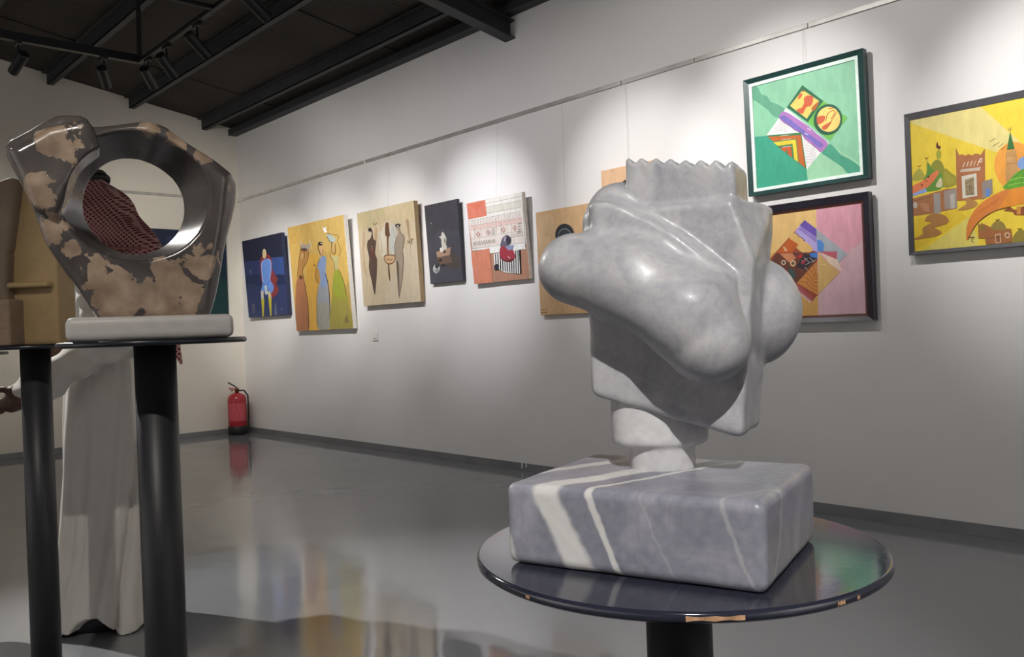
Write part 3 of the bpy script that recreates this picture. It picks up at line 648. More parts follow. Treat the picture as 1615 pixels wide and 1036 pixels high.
  ('#8a8a88','1000,982 981,348 986,348 1000,805'),
  ('#4a4a48','27,438 972,418 971,421 27,441'),
  ('#db8d72','0,394 349,415 349,0 0,0'),
  ('#a0503c','123,355 120,359 116,357 119,354'),
  ('#a0503c','52,246 66,239 69,242 55,248'),
  ('#a0503c','280,294 281,295 277,297 276,295'),
  ('#a0503c','100,357 89,351 92,349 103,354'),
  ('#a0503c','267,76 278,77 277,80 266,79'),
  ('#a0503c','116,155 123,149 127,151 120,157'),
  ('#a0503c','318,341 321,337 325,338 321,342'),
  ('#a0503c','203,318 203,322 198,322 199,318'),
  ('#a0503c','297,52 299,53 296,55 294,54'),
  ('#a0503c','301,160 314,153 316,156 304,162'),
  ('#a0503c','189,229 192,228 194,231 190,231'),
  ('#a0503c','89,279 100,283 98,285 87,282'),
  ('#a0503c','35,164 27,163 28,160 36,161'),
  ('#a0503c','182,256 200,257 199,260 182,259'),
  ('#a0503c','172,310 177,312 175,314 170,313'),
  ('#a0503c','125,112 119,110 120,107 127,109'),
  ('#a0503c','327,337 312,340 311,338 325,334'),
  ('#a0503c','258,150 249,152 248,149 257,147'),
  ('#a0503c','85,224 68,221 69,218 86,221'),
  ('#a0503c','277,21 284,14 288,15 281,22'),
  ('#a0503c','43,289 58,283 61,286 45,292'),
  ('#a0503c','131,36 134,30 139,32 135,37'),
  ('#a0503c','137,320 135,323 131,323 132,319'),
  ('#a0503c','125,31 120,36 116,35 121,29'),
  ('#a0503c','58,334 68,333 68,336 58,337'),
  ('#a0503c','138,354 155,352 155,355 139,357'),
  ('#a0503c','115,374 100,378 98,375 114,371'),
  ('#a0503c','255,326 239,326 239,323 255,323'),
  ('#a0503c','80,21 67,21 68,18 81,18'),
  ('#a0503c','270,223 287,221 287,224 271,226'),
  ('#a0503c','108,240 91,241 91,238 107,237'),
  ('#a0503c','85,58 97,56 98,59 86,61'),
  ('#a0503c','51,305 42,308 40,305 49,302'),
  ('#a0503c','83,69 71,74 68,71 80,66'),
  ('#a0503c','309,162 325,160 326,163 309,165'),
  ('#a0503c','295,130 304,125 307,127 298,132'),
  ('#a0503c','200,352 189,347 192,345 203,349'),
  ('#a0503c','281,34 275,31 277,29 283,31'),
  ('#a0503c','266,137 276,134 278,137 267,139'),
  ('#a0503c','219,127 210,121 213,119 222,124'),
  ('#a0503c','342,343 357,334 359,337 345,345'),
  ('#a0503c','258,362 272,364 271,367 257,365'),
  ('#a0503c','317,126 302,130 301,127 315,124'),
  ('#a0503c','219,168 226,161 230,163 222,170'),
  ('#a0503c','122,392 137,395 135,398 120,395'),
  ('#a0503c','315,330 325,324 328,326 318,332'),
  ('#efefec','422,337 880,347 858,67 607,100 408,176'),
  ('#2e2c30','444,335 463,335 450,148 432,153'),
  ('#2e2c30','485,336 504,336 489,139 472,144'),
  ('#2e2c30','526,336 545,337 528,130 511,135'),
  ('#2e2c30','567,337 585,338 567,121 549,126'),
  ('#2e2c30','607,338 625,339 605,112 588,117'),
  ('#2e2c30','647,339 665,339 643,103 626,108'),
  ('#2e2c30','687,340 705,340 681,94 664,99'),
  ('#2e2c30','727,340 745,341 719,85 702,90'),
  ('#2e2c30','766,341 784,342 756,76 739,81'),
  ('#2e2c30','805,342 823,342 793,67 776,72'),
  ('#2e2c30','844,343 862,343 830,59 813,64'),
  ('#1e1c20','869,347 894,346 865,65 850,68'),
  ('#6b6573','559,448 571,468 587,491 606,510 624,525 645,535 665,540 687,540 709,534 727,525 738,511 746,493 748,476 744,458 734,439 720,424 701,413 679,406 653,401 622,400 587,402 563,408 553,418 553,432'),
  ('#3e3a48','691,529 711,521 735,504 749,485 747,465 735,443 721,428 706,424 689,427 676,435 670,449 668,467 670,485 673,503 680,521'),
  ('#a9a6b0','637,513 648,523 661,529 669,528 666,513 658,492 650,475 641,466 632,462 626,465 627,478 631,497'),
  ('#a43e4b','559,411 585,417 618,411 653,401 691,389 731,374 763,353 784,326 797,294 797,267 780,246 750,230 715,221 675,220 631,227 592,240 562,261 539,288 527,317 528,351 540,387'),
  ('#6a3a3c','527,292 547,283 586,261 629,247 682,248 740,255 774,257 771,245 747,228 715,217 676,218 631,225 591,236 559,256 534,280'),
  ('#8d96b4','632,408 793,413 765,358 683,359'),
  ('#f0ece6','660,287 701,259 707,263 666,291'),
  ('#38363e','418,205 439,213 467,215 487,209 493,190 492,164 483,146 462,139 433,139 413,145 406,163 408,187'),
  ('#38363e','483,192 635,112 637,114 486,195'),
 ]),
 'peach_low': ((4.1336, 0.551, 1.185, 0.7616, 0.0161, 0.03), None, [
  ('#cfab82','1000,1000 1000,0 0,0 0,1000'),
  ('#d3b28c','39,913 119,966 234,975 316,943 344,850 340,717 312,608 246,530 154,476 82,483 41,600 22,779'),
  ('#33363c','684,733 681,719 676,706 668,694 657,683 644,673 629,664 611,656 592,650 572,645 551,643 529,642 507,643 485,645 463,650 442,656 423,663 405,673 389,683 375,694 363,707 355,720 349,734 345,748 345,762 348,775 354,788 362,801 373,812 387,822 403,831 420,839 440,845 460,849 482,851 504,852 526,851 548,848 570,843 590,837 609,829 626,820 642,810 655,798 666,786 675,773 681,760 684,746'),
  ('#7a7c80','639,720 637,710 633,700 627,691 619,682 609,674 598,667 585,661 571,657 556,653 540,651 524,650 508,651 491,653 475,656 460,661 446,667 432,674 421,681 411,690 402,700 396,710 391,720 389,731 389,741 391,751 395,762 401,771 410,780 420,788 431,795 444,800 459,805 474,808 490,810 506,811 522,810 538,808 554,804 569,800 583,794 597,787 608,779 618,770 626,761 632,751 637,741 639,730'),
  ('#3c3f46','628,714 626,705 622,695 617,687 610,679 601,671 590,665 578,659 565,655 552,652 537,650 522,649 507,650 493,651 478,654 464,659 451,664 439,671 428,678 419,686 411,695 405,704 401,714 399,724 399,733 401,743 405,752 410,761 418,769 427,777 438,783 450,788 463,793 477,796 491,798 506,798 521,798 536,796 551,792 564,788 577,783 589,776 600,769 609,761 616,752 622,743 626,733 628,724'),
  ('#d2ae88','589,683 588,677 585,670 581,665 576,659 570,654 563,650 555,646 546,643 537,641 527,640 517,640 507,640 496,641 486,643 477,646 468,650 460,654 452,659 446,664 441,670 437,676 434,683 433,689 433,696 434,702 436,708 440,714 445,720 452,725 459,729 467,732 476,735 485,737 495,739 506,739 516,739 526,737 536,735 545,732 554,729 562,724 569,720 576,714 581,708 585,702 587,696 589,689'),
  ('#8a6238','180,758 201,777 195,779 174,760'),
  ('#7a5a30','0,48 129,48 129,53 0,53'),
  ('#7a5a30','0,23 127,24 127,29 0,29'),
 ]),
 'peach_high': ((3.5488, 0.446, 1.7339, 0.4182, 0.0, 0.03), None, [
  ('#dcb590','1000,1000 1000,0 0,0 0,1000'),
  ('#6a4a30','223,947 242,976 234,981 216,951'),
  ('#3a3a40','682,590 679,570 674,550 667,532 656,515 644,500 629,487 613,476 594,467 575,462 554,458 533,458 512,460 491,466 469,473 449,484 431,496 413,511 397,528 384,546 372,566 364,586 357,607 354,629 353,650 356,670 361,691 369,709 379,726 392,742 407,755 423,765 442,774 462,780 482,782 504,783 525,780 547,775 568,767 587,756 606,743 624,728 639,712 652,694 663,674 672,654 678,633 681,611'),
  ('#d2ae88','631,565 630,550 626,535 621,522 614,509 605,497 594,488 583,479 570,473 556,469 542,466 527,466 512,467 497,471 482,477 468,484 455,493 443,504 432,516 423,530 415,544 409,559 404,575 402,591 402,607 403,622 407,637 412,651 420,663 429,675 439,685 451,693 464,699 478,704 492,706 507,706 522,705 537,701 552,695 566,687 579,678 591,667 602,655 611,642 619,627 625,612 629,597 631,581'),
 ]),
 'green': ((2.2775, 0.7087, 1.8166, 0.676, 0.0258, 0.05), [0.0644, 0.0614, 0.9263, 0.9354], [
  ('#90cfaa','1000,1000 1000,0 0,0 0,1000'),
  ('#8ecaa7','0,1000 0,1000 1000,1000 1000,719 918,721 797,764 672,796 554,787 432,767 315,774 156,837 0,930 0,1000'),
  ('#42a98b','0,510 130,495 504,110 512,0 0,0'),
  ('#a2d9b0','512,0 504,110 708,321 1000,71 1000,0'),
  ('#66a88a','0,988 12,996 35,996 55,987 69,965 80,934 93,908 111,894 131,885 149,872 162,852 173,830 187,810 206,797 228,787 250,773 280,752 310,727 324,703 312,679 283,655 255,642 232,649 209,667 189,687 175,704 164,722 151,741 131,761 108,783 87,801 73,816 61,828 47,841 28,855 6,870 0,878'),
  ('#4da688','729,300 749,292 768,271 785,249 801,227 816,204 833,182 855,165 879,150 902,134 923,118 943,101 963,81 990,53 1000,41 1000,0 891,0 873,15 858,41 841,66 820,87 796,108 772,128 748,150 723,171 702,191 680,207 662,220 656,236 672,260 702,286'),
  ('#f1efef','336,719 725,315 508,103 472,455 122,499'),
  ('#b9b4b8','172,513 187,515 208,518 232,520 254,519 275,513 298,504 318,495 332,489 333,491 319,498 299,507 276,517 254,523 231,523 207,521 186,518 171,515'),
  ('#b9b4b8','492,398 503,389 519,377 539,363 558,348 581,329 606,307 629,287 645,273 647,275 631,289 608,310 582,332 560,350 540,366 521,380 505,392 493,400'),
  ('#b9b4b8','186,529 200,530 221,533 244,534 265,532 286,525 308,515 327,504 341,497 342,499 329,507 309,518 287,528 265,535 243,537 220,536 199,533 185,531'),
  ('#b9b4b8','493,370 504,362 520,351 539,339 558,325 578,308 600,289 620,270 635,258 636,260 622,273 602,291 580,311 560,327 541,341 522,354 505,365 494,371'),
  ('#b9b4b8','199,545 213,546 234,547 256,548 276,545 297,537 318,525 337,513 350,506 351,507 338,516 319,528 298,540 277,548 255,551 233,551 213,549 199,547'),
  ('#b9b4b8','493,342 505,334 521,325 540,314 558,302 575,287 595,270 612,254 624,243 625,244 614,256 597,272 577,290 559,305 541,317 523,328 506,337 494,343'),
  ('#b9b4b8','213,561 227,561 246,562 268,562 288,558 307,549 328,536 346,522 360,514 361,515 348,525 330,538 309,552 288,561 267,565 245,565 226,564 212,563'),
  ('#b9b4b8','494,313 505,307 522,299 541,289 557,279 573,266 589,251 603,237 613,228 614,229 605,239 591,253 575,269 559,282 542,292 523,302 507,310 495,315'),
  ('#b9b4b8','226,577 240,576 259,577 279,575 299,571 318,561 338,546 356,532 369,522 370,524 358,534 340,548 319,563 300,574 279,579 258,580 239,580 226,579'),
  ('#b9b4b8','495,285 506,280 523,273 541,265 557,256 570,245 583,233 594,221 602,213 604,214 596,223 585,235 572,248 559,259 543,268 524,276 507,283 495,287'),
  ('#b9b4b8','240,593 253,592 271,591 291,589 310,584 329,572 348,556 365,541 378,530 379,532 368,543 350,559 330,575 311,587 291,592 271,595 252,595 239,595'),
  ('#b9b4b8','495,257 507,252 524,247 542,240 557,233 568,224 577,214 585,204 591,198 593,199 588,206 580,216 570,227 558,236 543,243 525,250 508,255 496,259'),
  ('#b9b4b8','253,609 266,607 283,606 303,603 321,597 339,584 358,567 375,550 387,539 388,540 377,552 360,569 341,586 323,599 303,606 283,609 265,610 253,611'),
  ('#b9b4b8','496,229 508,225 525,221 543,216 557,210 565,203 572,195 576,187 580,182 582,183 579,189 574,197 567,205 558,213 544,219 526,224 508,228 496,231'),
  ('#b9b4b8','266,625 278,622 296,620 315,617 332,609 350,596 368,577 384,559 396,547 398,548 387,561 370,579 352,598 334,612 315,620 296,624 278,626 266,627'),
  ('#b9b4b8','497,200 509,198 526,195 544,191 556,187 563,182 566,177 567,171 569,167 571,168 570,172 569,178 565,184 557,190 544,194 526,198 509,201 497,202'),
  ('#b9b4b8','280,640 291,638 308,635 327,630 344,622 360,607 378,587 394,568 405,555 407,556 396,570 381,589 363,609 345,625 327,633 308,638 291,641 280,642'),
  ('#b9b4b8','498,172 510,170 527,169 544,167 556,164 560,162 560,159 559,155 558,152 560,152 562,154 563,158 563,163 557,167 544,170 527,172 509,174 497,174'),
  ('#b57cc2','295,690 309,691 326,684 345,673 368,656 394,634 418,613 438,595 457,579 478,561 501,540 526,518 551,494 574,469 597,442 623,413 658,379 695,343 718,312 715,289 697,270 680,256 668,245 658,239 644,242 628,259 609,285 588,311 563,336 538,360 515,384 499,408 486,432 472,452 453,468 431,481 412,494 396,509 382,525 367,540 347,557 325,574 306,591 286,609 269,628 260,646 265,664 279,680'),
  ('#7e70c2','263,648 272,656 294,655 317,649 335,638 353,622 373,602 396,580 420,554 445,528 469,503 494,478 518,453 543,430 569,408 594,384 625,356 657,326 674,304 671,290 655,282 635,285 612,303 586,332 560,361 535,386 511,410 487,434 462,458 437,480 412,503 387,525 361,546 336,569 307,597 278,627'),
  ('#7a2f6a','259,645 266,634 277,619 290,603 304,588 318,574 335,562 351,549 365,537 377,525 387,514 398,502 410,490 425,480 441,471 456,461 470,449 481,434 490,418 500,400 513,381 530,363 549,345 568,326 586,308 602,289 619,269 633,252 643,240 646,242 637,254 622,272 606,292 589,311 572,330 552,348 533,366 517,384 505,402 495,420 485,437 474,452 459,465 443,475 427,484 413,494 401,505 391,517 381,529 368,541 354,553 338,565 322,578 307,591 294,606 281,622 270,637 261,647'),
  ('#ffffff','531,486 563,457 566,461 534,489'),
  ('#ffffff','504,443 534,420 537,424 507,447'),
  ('#226c48','505,895 696,703 540,539 344,722'),
  ('#f1d06c','508,849 656,712 532,574 376,730'),
  ('#d3623c','558,786 576,781 594,773 604,759 602,736 593,708 581,687 566,682 549,684 533,680 519,662 506,639 492,627 470,637 448,658 437,676 447,682 468,683 487,687 499,698 508,712 514,726 515,742 513,760 516,773 527,781 542,786'),
  ('#d3623c','457,775 458,786 464,803 472,816 483,820 496,820 504,816 503,807 497,795 489,785 478,778 465,773'),
  ('#b9642c','582,647 581,655 585,664 594,674 610,686 630,699 645,707 653,707 656,703 654,693 643,674 626,650 611,634 599,632 588,639'),
  ('#8a5a2a','492,853 526,842 519,829 499,836'),
  ('#70c150','696,703 908,505 738,328 540,539'),
  ('#205c42','856,465 841,434 818,408 790,390 757,381 723,382 689,392 657,411 631,439 611,472 599,508 597,546 604,582 620,615 643,640 672,658 705,666 740,664 774,653 805,633 830,606 849,573 860,537 862,501'),
  ('#f4d979','843,503 838,474 826,449 808,429 785,416 758,410 730,411 702,421 677,437 655,460 639,487 629,517 627,548 632,577 644,602 663,622 687,635 713,641 742,639 769,629 795,612 816,589 832,562 841,533'),
  ('#d6643c','631,568 652,573 682,571 702,564 706,550 701,530 691,514 674,504 651,498 635,501 627,520 625,548'),
  ('#d6643c','674,471 702,483 740,496 764,499 760,486 740,464 722,447 708,439 695,437 684,439 675,447 669,459'),
  ('#b05a2a','818,583 712,446 717,442 823,579'),
  ('#c8602c','712,509 716,521 719,538 724,556 731,569 742,579 757,587 771,592 781,593 786,591 790,584 791,576 790,567 784,557 772,545 760,533 753,524 757,521 766,528 778,539 790,552 797,563 799,575 796,586 790,596 781,600 768,599 753,594 737,585 725,574 717,559 712,541 709,523 708,511'),
  ('#d6643c','741,615 782,613 781,624 740,625'),
  ('#408252','122,499 472,458 504,107'),
  ('#c96a30','137,484 465,434 497,120'),
  ('#4a8452','181,431 423,409 436,173'),
  ('#e9d340','190,420 415,403 429,185'),
  ('#4a8252','225,377 382,368 391,220'),
  ('#d15c36','255,350 365,351 372,240'),
  ('#4a8252','304,318 333,319 336,258'),
  ('#f0ece0','259,465 355,457 354,460 259,468'),
  ('#f0ece0','273,426 369,418 368,422 273,429'),
  ('#f0ece0','277,353 373,346 373,350 277,357'),
 ]),
 'pink': ((2.2545, 0.6601, 1.0688, 0.6758, 0.0168, 0.05), [0.14, 0.0579, 0.9234, 0.9192], [
  ('#dcadb8','1000,1000 1000,0 0,0 0,1000'),
  ('#e9c27f','549,1000 522,0 0,0 0,1000'),
  ('#dcaa63','0,631 103,627 445,122 535,180 523,0 0,0'),
  ('#e1a3b3','1000,1000 1000,655 799,557 553,773 548,1000'),
  ('#d9b5be','519,0 533,201 787,395 845,553 1000,666 1000,0'),
  ('#a35440','425,914 543,816 533,194 445,121 0,492 0,556'),
  ('#7057b2','425,914 543,816 540,733 369,869'),
  ('#bbaae2','369,869 541,736 544,599 480,621 307,805'),
  ('#9a86d0','382,855 537,736 540,684 347,838'),
  ('#e7ba73','307,805 320,802 332,790 347,774 369,755 395,732 419,710 443,691 466,672 482,655 493,639 498,624 489,613 462,603 421,598 378,609 331,650 281,707 252,754 257,782 283,798'),
  ('#3a2a4a','306,804 312,800 321,796 330,792 338,787 342,783 344,777 347,771 353,764 363,758 374,752 385,745 393,739 399,732 402,723 405,715 409,709 416,711 418,718 419,724 419,729 415,729 413,725 412,719 410,714 413,714 411,716 409,724 405,734 399,743 389,750 377,756 366,762 358,768 353,774 350,779 347,785 342,791 334,796 324,801 315,805 308,807'),
  ('#c9652f','252,754 347,688 277,616 103,624'),
  ('#d8b088','174,685 203,675 226,637 195,637'),
  ('#6f4339','103,626 544,597 540,532 307,316 4,533'),
  ('#d08a62','138,617 276,611 316,558 236,523'),
  ('#c23535','310,559 364,596 404,562'),
  ('#4b5c5a','224,481 298,433 302,362 251,366 211,411'),
  ('#39353a','403,593 484,569 536,532 401,446 310,474'),
  ('#9a3040','151,430 206,461 229,424 199,369'),
  ('#c8b29a','203,525 200,516 194,508 184,503 174,502 163,505 155,511 149,520 148,530 150,540 157,547 166,552 177,553 188,550 196,544 202,535'),
  ('#5a4a40','189,527 188,522 185,518 180,515 175,515 169,516 165,519 162,524 162,529 163,534 166,538 171,540 176,540 182,539 186,536 189,532'),
  ('#d9b48f','310,509 307,498 300,488 289,482 276,481 264,484 254,492 247,503 246,515 249,526 257,536 268,542 280,543 293,540 303,532 309,521'),
  ('#6a5a44','295,511 293,504 289,499 284,496 277,495 271,497 265,501 262,507 261,513 263,520 267,525 273,528 279,529 286,527 291,523 294,517'),
  ('#ded6d0','399,557 454,503 457,505 402,559'),
  ('#ded6d0','413,485 524,525 522,528 411,488'),
  ('#ded6d0','373,524 442,546 441,549 372,527'),
  ('#ded6d0','401,466 432,435 435,437 404,468'),
  ('#ded6d0','457,552 504,506 507,508 460,554'),
  ('#4b82d2','458,592 542,595 539,539 475,558'),
  ('#a03848','358,512 399,537 423,521 387,489'),
  ('#d18c4c','538,511 534,194 517,197 311,319'),
  ('#a35d28','351,329 361,327 377,325 393,323 407,317 418,307 428,294 439,279 453,266 472,254 494,242 515,233 529,227 531,230 518,237 497,247 476,258 458,270 445,282 434,297 423,311 411,322 395,328 377,331 362,332 351,332'),
  ('#a35d28','383,371 392,366 405,360 420,353 432,344 441,332 448,317 457,302 468,290 484,281 503,275 520,270 533,268 534,271 522,275 505,280 487,286 473,294 463,305 454,319 446,335 437,347 423,357 409,365 395,371 385,374'),
  ('#a35d28','416,414 423,406 434,395 446,383 456,370 463,357 469,341 474,325 483,314 497,308 512,307 527,308 536,309 536,312 526,313 512,313 498,313 487,318 480,327 475,342 469,358 462,373 452,386 439,399 428,409 419,416'),
  ('#a35d28','448,457 454,445 463,430 473,413 481,397 486,381 489,364 492,348 498,338 510,335 522,340 533,346 540,351 538,354 530,351 519,345 509,341 502,342 498,350 495,364 492,382 487,398 479,415 469,432 460,448 452,458'),
  ('#a35d28','481,499 485,484 493,464 500,442 506,423 508,405 509,387 509,372 513,361 523,363 531,373 539,384 543,392 540,394 534,387 526,376 518,367 517,365 516,372 515,387 515,405 512,424 507,444 499,466 491,486 485,500'),
  ('#b05c62','4,533 311,316 491,155 445,121 0,492 0,532'),
  ('#c98a86','0,516 15,505 466,139 445,121 0,492'),
  ('#e0beb0','0,500 456,129 445,118 0,487'),
  ('#aab2ba','543,816 848,552 742,464 737,583 545,608'),
  ('#5b92da','544,719 592,700 616,663 606,595 545,604'),
  ('#ead0bb','577,594 739,515 787,395 666,473'),
  ('#c26473','561,598 747,586 737,513'),
  ('#d5dade','632,681 688,682 688,685 632,683'),
  ('#d5dade','640,661 700,662 700,664 640,663'),
  ('#d5dade','648,641 711,642 711,644 648,643'),
  ('#d5dade','657,621 723,621 722,624 657,623'),
  ('#dab373','552,593 666,473 765,394 533,194'),
  ('#f0dcae','561,473 567,473 576,475 585,477 593,476 600,473 609,468 617,462 623,459 626,461 621,466 613,472 604,478 594,482 584,482 574,481 565,479 560,476'),
 ]),
 'city': ((1.0787, 1.31, 1.3918, 0.7137, 0.0, 0.05), [0.0195, 0.0255, 0.9836, 0.9532], [
  ('#e4c83e','871,1000 860,0 0,0 0,1000'),
  ('#e0d186','260,1000 395,687 394,602 318,642 8,973 0,995 0,1000'),
  ('#e8cf3a','260,995 300,1000 509,1000 505,582 395,680'),
  ('#dcbb33','0,4 200,215 162,277 3,245 0,134'),
  ('#d9ca68','38,4 203,217 236,36 227,0 82,0'),
  ('#e69d3e','432,517 430,480 425,446 417,417 406,393 393,377 379,368 364,368 349,376 335,392 322,416 312,446 304,481 300,518 298,557 300,594 306,629 314,659 326,682 339,698 353,706 368,705 383,696 397,679 409,655 419,625 426,591 431,554'),
  ('#7d9dd2','371,541 383,582 401,596 424,532 388,498'),
  ('#a9a245','0,547 3,572 16,609 28,627 39,608 48,571 50,543 36,534 13,534 0,543'),
  ('#628d38','0,459 3,468 17,487 30,507 40,528 49,551 55,576 58,609 58,644 61,663 67,650 74,621 83,602 94,613 107,633 116,632 122,585 124,516 119,463 103,442 80,438 57,438 34,439 11,444 0,453'),
  ('#8b8b34','73,618 75,640 85,660 95,670 104,665 112,650 118,631 122,604 122,574 118,557 103,568 84,594'),
  ('#db7b4d','0,496 13,509 33,522 51,536 66,555 79,574 89,586 97,586 102,577 101,562 92,537 78,505 61,478 39,459 15,444 0,440'),
  ('#3a2a20','40,495 40,492 39,490 38,489 37,489 36,490 35,492 34,494 34,497 34,499 35,501 36,502 37,503 38,502 40,500 40,498'),
  ('#3a2a20','66,551 65,548 65,545 64,544 62,544 61,545 60,547 59,549 59,553 59,556 60,558 61,560 62,560 64,559 65,557 65,554'),
  ('#3a2a20','57,520 57,518 56,517 55,516 54,516 53,516 52,518 52,520 52,522 52,524 53,526 53,526 55,527 56,526 56,524 57,522'),
  ('#c9c29a','88,471 92,493 101,520 109,533 112,517 114,486 113,464 105,459 94,462'),
  ('#a2a234','113,701 112,687 110,676 107,669 104,667 100,671 97,680 95,692 95,707 95,720 98,732 101,739 104,740 108,736 111,727 113,715'),
  ('#5a3028','96,761 96,775 98,791 100,800 102,795 103,782 105,771 108,767 111,765 113,762 113,755 111,747 108,743 104,745 99,752'),
  ('#4a3026','51,699 52,695 54,691 56,687 59,684 61,686 63,690 65,694 66,697 65,699 63,698 61,694 60,691 58,690 57,691 56,694 54,698 52,701'),
  ('#4a3026','58,691 60,656 61,656 59,691'),
  ('#4a3026','21,645 22,642 23,640 25,637 28,636 30,637 33,639 35,641 36,643 35,646 33,646 31,644 29,642 28,641 26,642 25,644 23,646 22,647'),
  ('#9a9234','118,456 115,498 117,556 123,594 130,593 140,571 149,551 156,540 162,529 166,517 169,499 170,478 165,463 151,452 132,446'),
  ('#c2b860','126,555 131,479 132,479 127,555'),
  ('#c2b860','133,545 136,478 137,478 134,545'),
  ('#c2b860','139,535 141,477 142,476 140,535'),
  ('#c2b860','146,525 147,475 148,475 147,525'),
  ('#c2b860','152,515 152,474 153,474 153,515'),
  ('#8ca2d2','0,439 50,470 56,439 1,420'),
  ('#a26d48','0,404 124,440 165,437 165,287 79,272 0,269'),
  ('#9c958e','80,419 104,417 104,269 79,268'),
  ('#9a8c82','119,427 164,437 165,288 119,293'),
  ('#b3aba3','140,395 157,399 157,292 141,291'),
  ('#5a3c28','3,382 80,401 80,404 2,385'),
  ('#4a3426','124,436 162,436 162,439 124,438'),
  ('#d8a078','22,350 25,350 31,351 37,352 42,351 48,348 53,344 59,340 62,337 63,340 59,343 54,348 48,352 42,355 36,356 30,355 25,354 21,353'),
  ('#d8a078','27,336 31,336 36,338 41,338 46,338 51,335 55,331 59,327 62,325 63,327 60,331 56,335 51,339 46,342 41,342 35,342 30,340 27,339'),
  ('#d8a078','32,323 36,323 41,324 46,325 50,325 54,322 57,319 60,315 62,313 63,315 61,318 58,322 54,326 50,329 46,329 40,328 35,327 32,325'),
  ('#d8a078','38,309 41,309 46,311 50,311 54,311 56,309 58,306 60,303 62,301 62,303 62,306 60,309 57,313 54,315 50,316 45,315 41,313 37,312'),
  ('#d8a078','43,296 46,296 50,297 55,298 58,298 59,297 60,294 61,291 61,289 63,290 62,292 62,296 60,300 58,302 55,302 50,301 46,300 43,298'),
  ('#b8b0a4','17,350 17,340 15,333 12,328 9,327 6,329 3,335 1,344 1,354 1,363 3,371 6,375 9,376 12,374 15,368 17,359'),
  ('#a76a41','167,737 179,675 189,679 200,664 212,671 224,659 237,668 255,652 269,693 266,449 258,333 164,341'),
  ('#c2b2a2','183,569 253,564 249,540 179,550'),
  ('#eee0d0','191,582 199,619 197,621 189,584'),
  ('#eee0d0','204,581 212,618 210,620 202,583'),
  ('#eee0d0','217,580 225,617 223,619 215,582'),
  ('#eee0d0','229,578 237,615 236,617 228,580'),
  ('#eee0d0','242,577 250,614 248,616 240,579'),
  ('#e8dccc','249,624 259,628 258,598 249,598'),
  ('#a76a41','252,618 257,621 256,604 251,604'),
  ('#cfc9ba','184,518 237,525 237,361 185,355'),
  ('#9a8866','195,488 227,502 228,370 196,373'),
  ('#2c2620','198,460 228,484 227,487 197,463'),
  ('#2c2620','199,433 211,442 209,405 211,404 213,445 198,436'),
  ('#2c2620','215,476 216,377 218,376 216,476'),
  ('#2c2620','198,380 227,379 227,382 198,383'),
  ('#2c2620','220,435 226,407 227,408 221,436'),
  ('#2c2620','199,414 206,385 208,386 200,415'),
  ('#8c827a','255,452 266,462 291,469 290,364 256,328'),
  ('#5c82c2','267,403 281,404 280,347 268,344'),
  ('#bb8d54','340,645 373,649 378,495 351,374 335,449'),
  ('#8a5a30','340,607 373,606 373,609 340,610'),
  ('#8a5a30','340,556 375,551 375,555 340,559'),
  ('#c99a60','343,608 360,608 359,577 342,578'),
  ('#326c32','356,781 369,656 343,656'),
  ('#a08a50','348,814 349,808 350,800 352,791 355,787 357,790 359,798 361,806 361,812 360,813 359,809 357,801 355,794 354,792 354,794 352,801 351,809 349,815'),
  ('#5c9c2a','333,381 324,397 333,415 344,434 353,453 363,474 373,489 385,501 397,508 409,508 422,500 435,484 446,462 462,425 477,382 474,354 435,352 376,365'),
  ('#8cc048','341,401 347,401 355,405 365,408 376,409 386,409 398,408 411,406 422,402 435,395 448,386 460,376 468,371 469,375 461,382 449,392 435,401 423,409 411,413 398,415 386,415 375,415 365,414 355,411 346,408 340,404'),
  ('#3f7a20','358,404 360,414 361,428 364,444 368,457 375,469 385,481 394,491 400,499 400,502 393,496 384,486 374,474 366,461 362,447 359,430 357,415 357,405'),
  ('#3f7a20','388,396 389,406 389,421 390,437 392,451 395,465 400,479 404,491 407,501 405,503 402,495 398,482 393,468 390,454 388,438 387,422 386,407 386,397'),
  ('#8cc048','352,436 357,437 364,441 373,444 382,446 393,444 407,440 420,435 429,434 429,437 420,441 407,446 393,450 382,452 372,451 363,447 356,444 351,440'),
  ('#db882c','197,46 193,58 193,89 194,123 198,156 204,192 213,225 224,256 237,284 252,308 268,329 285,345 302,358 318,368 333,374 351,378 374,382 399,385 422,380 444,366 463,344 479,315 491,269 499,217 500,185 491,193 474,222 455,246 434,255 411,260 390,262 375,262 363,259 350,256 334,253 317,249 301,242 285,231 270,218 257,202 245,186 235,167 225,144 214,108 204,67'),
  ('#d07c38','197,46 193,58 193,89 194,123 198,156 204,192 213,225 224,256 237,284 252,308 268,329 285,345 302,358 320,372 338,381 346,375 340,342 324,294 307,253 291,233 273,220 257,206 245,188 234,168 225,144 214,107 204,67'),
  ('#5a3418','199,49 204,66 211,92 219,119 227,142 234,159 242,173 250,186 259,198 269,210 279,220 290,230 301,237 314,242 328,245 341,247 350,249 349,253 341,252 328,250 313,247 300,242 289,234 278,225 267,215 257,203 248,191 240,178 232,163 225,145 217,122 209,94 202,69 197,51'),
  ('#b8642c','232,220 236,227 241,236 246,246 252,255 258,261 265,267 272,271 277,275 276,277 271,275 265,270 257,264 251,258 245,249 239,239 235,229 232,222'),
  ('#b8642c','251,242 255,247 259,255 264,264 269,271 275,278 281,285 286,291 289,296 289,298 285,294 280,288 274,281 268,274 263,266 258,258 254,250 251,244'),
  ('#b8642c','270,264 274,268 278,274 283,281 287,288 291,296 296,304 299,311 302,316 301,318 298,313 295,306 290,298 286,291 282,284 277,277 273,271 270,266'),
  ('#b8642c','289,285 292,288 296,293 301,298 305,305 308,313 311,322 313,330 315,337 314,338 312,332 309,324 306,315 303,307 300,301 295,296 291,291 289,287'),
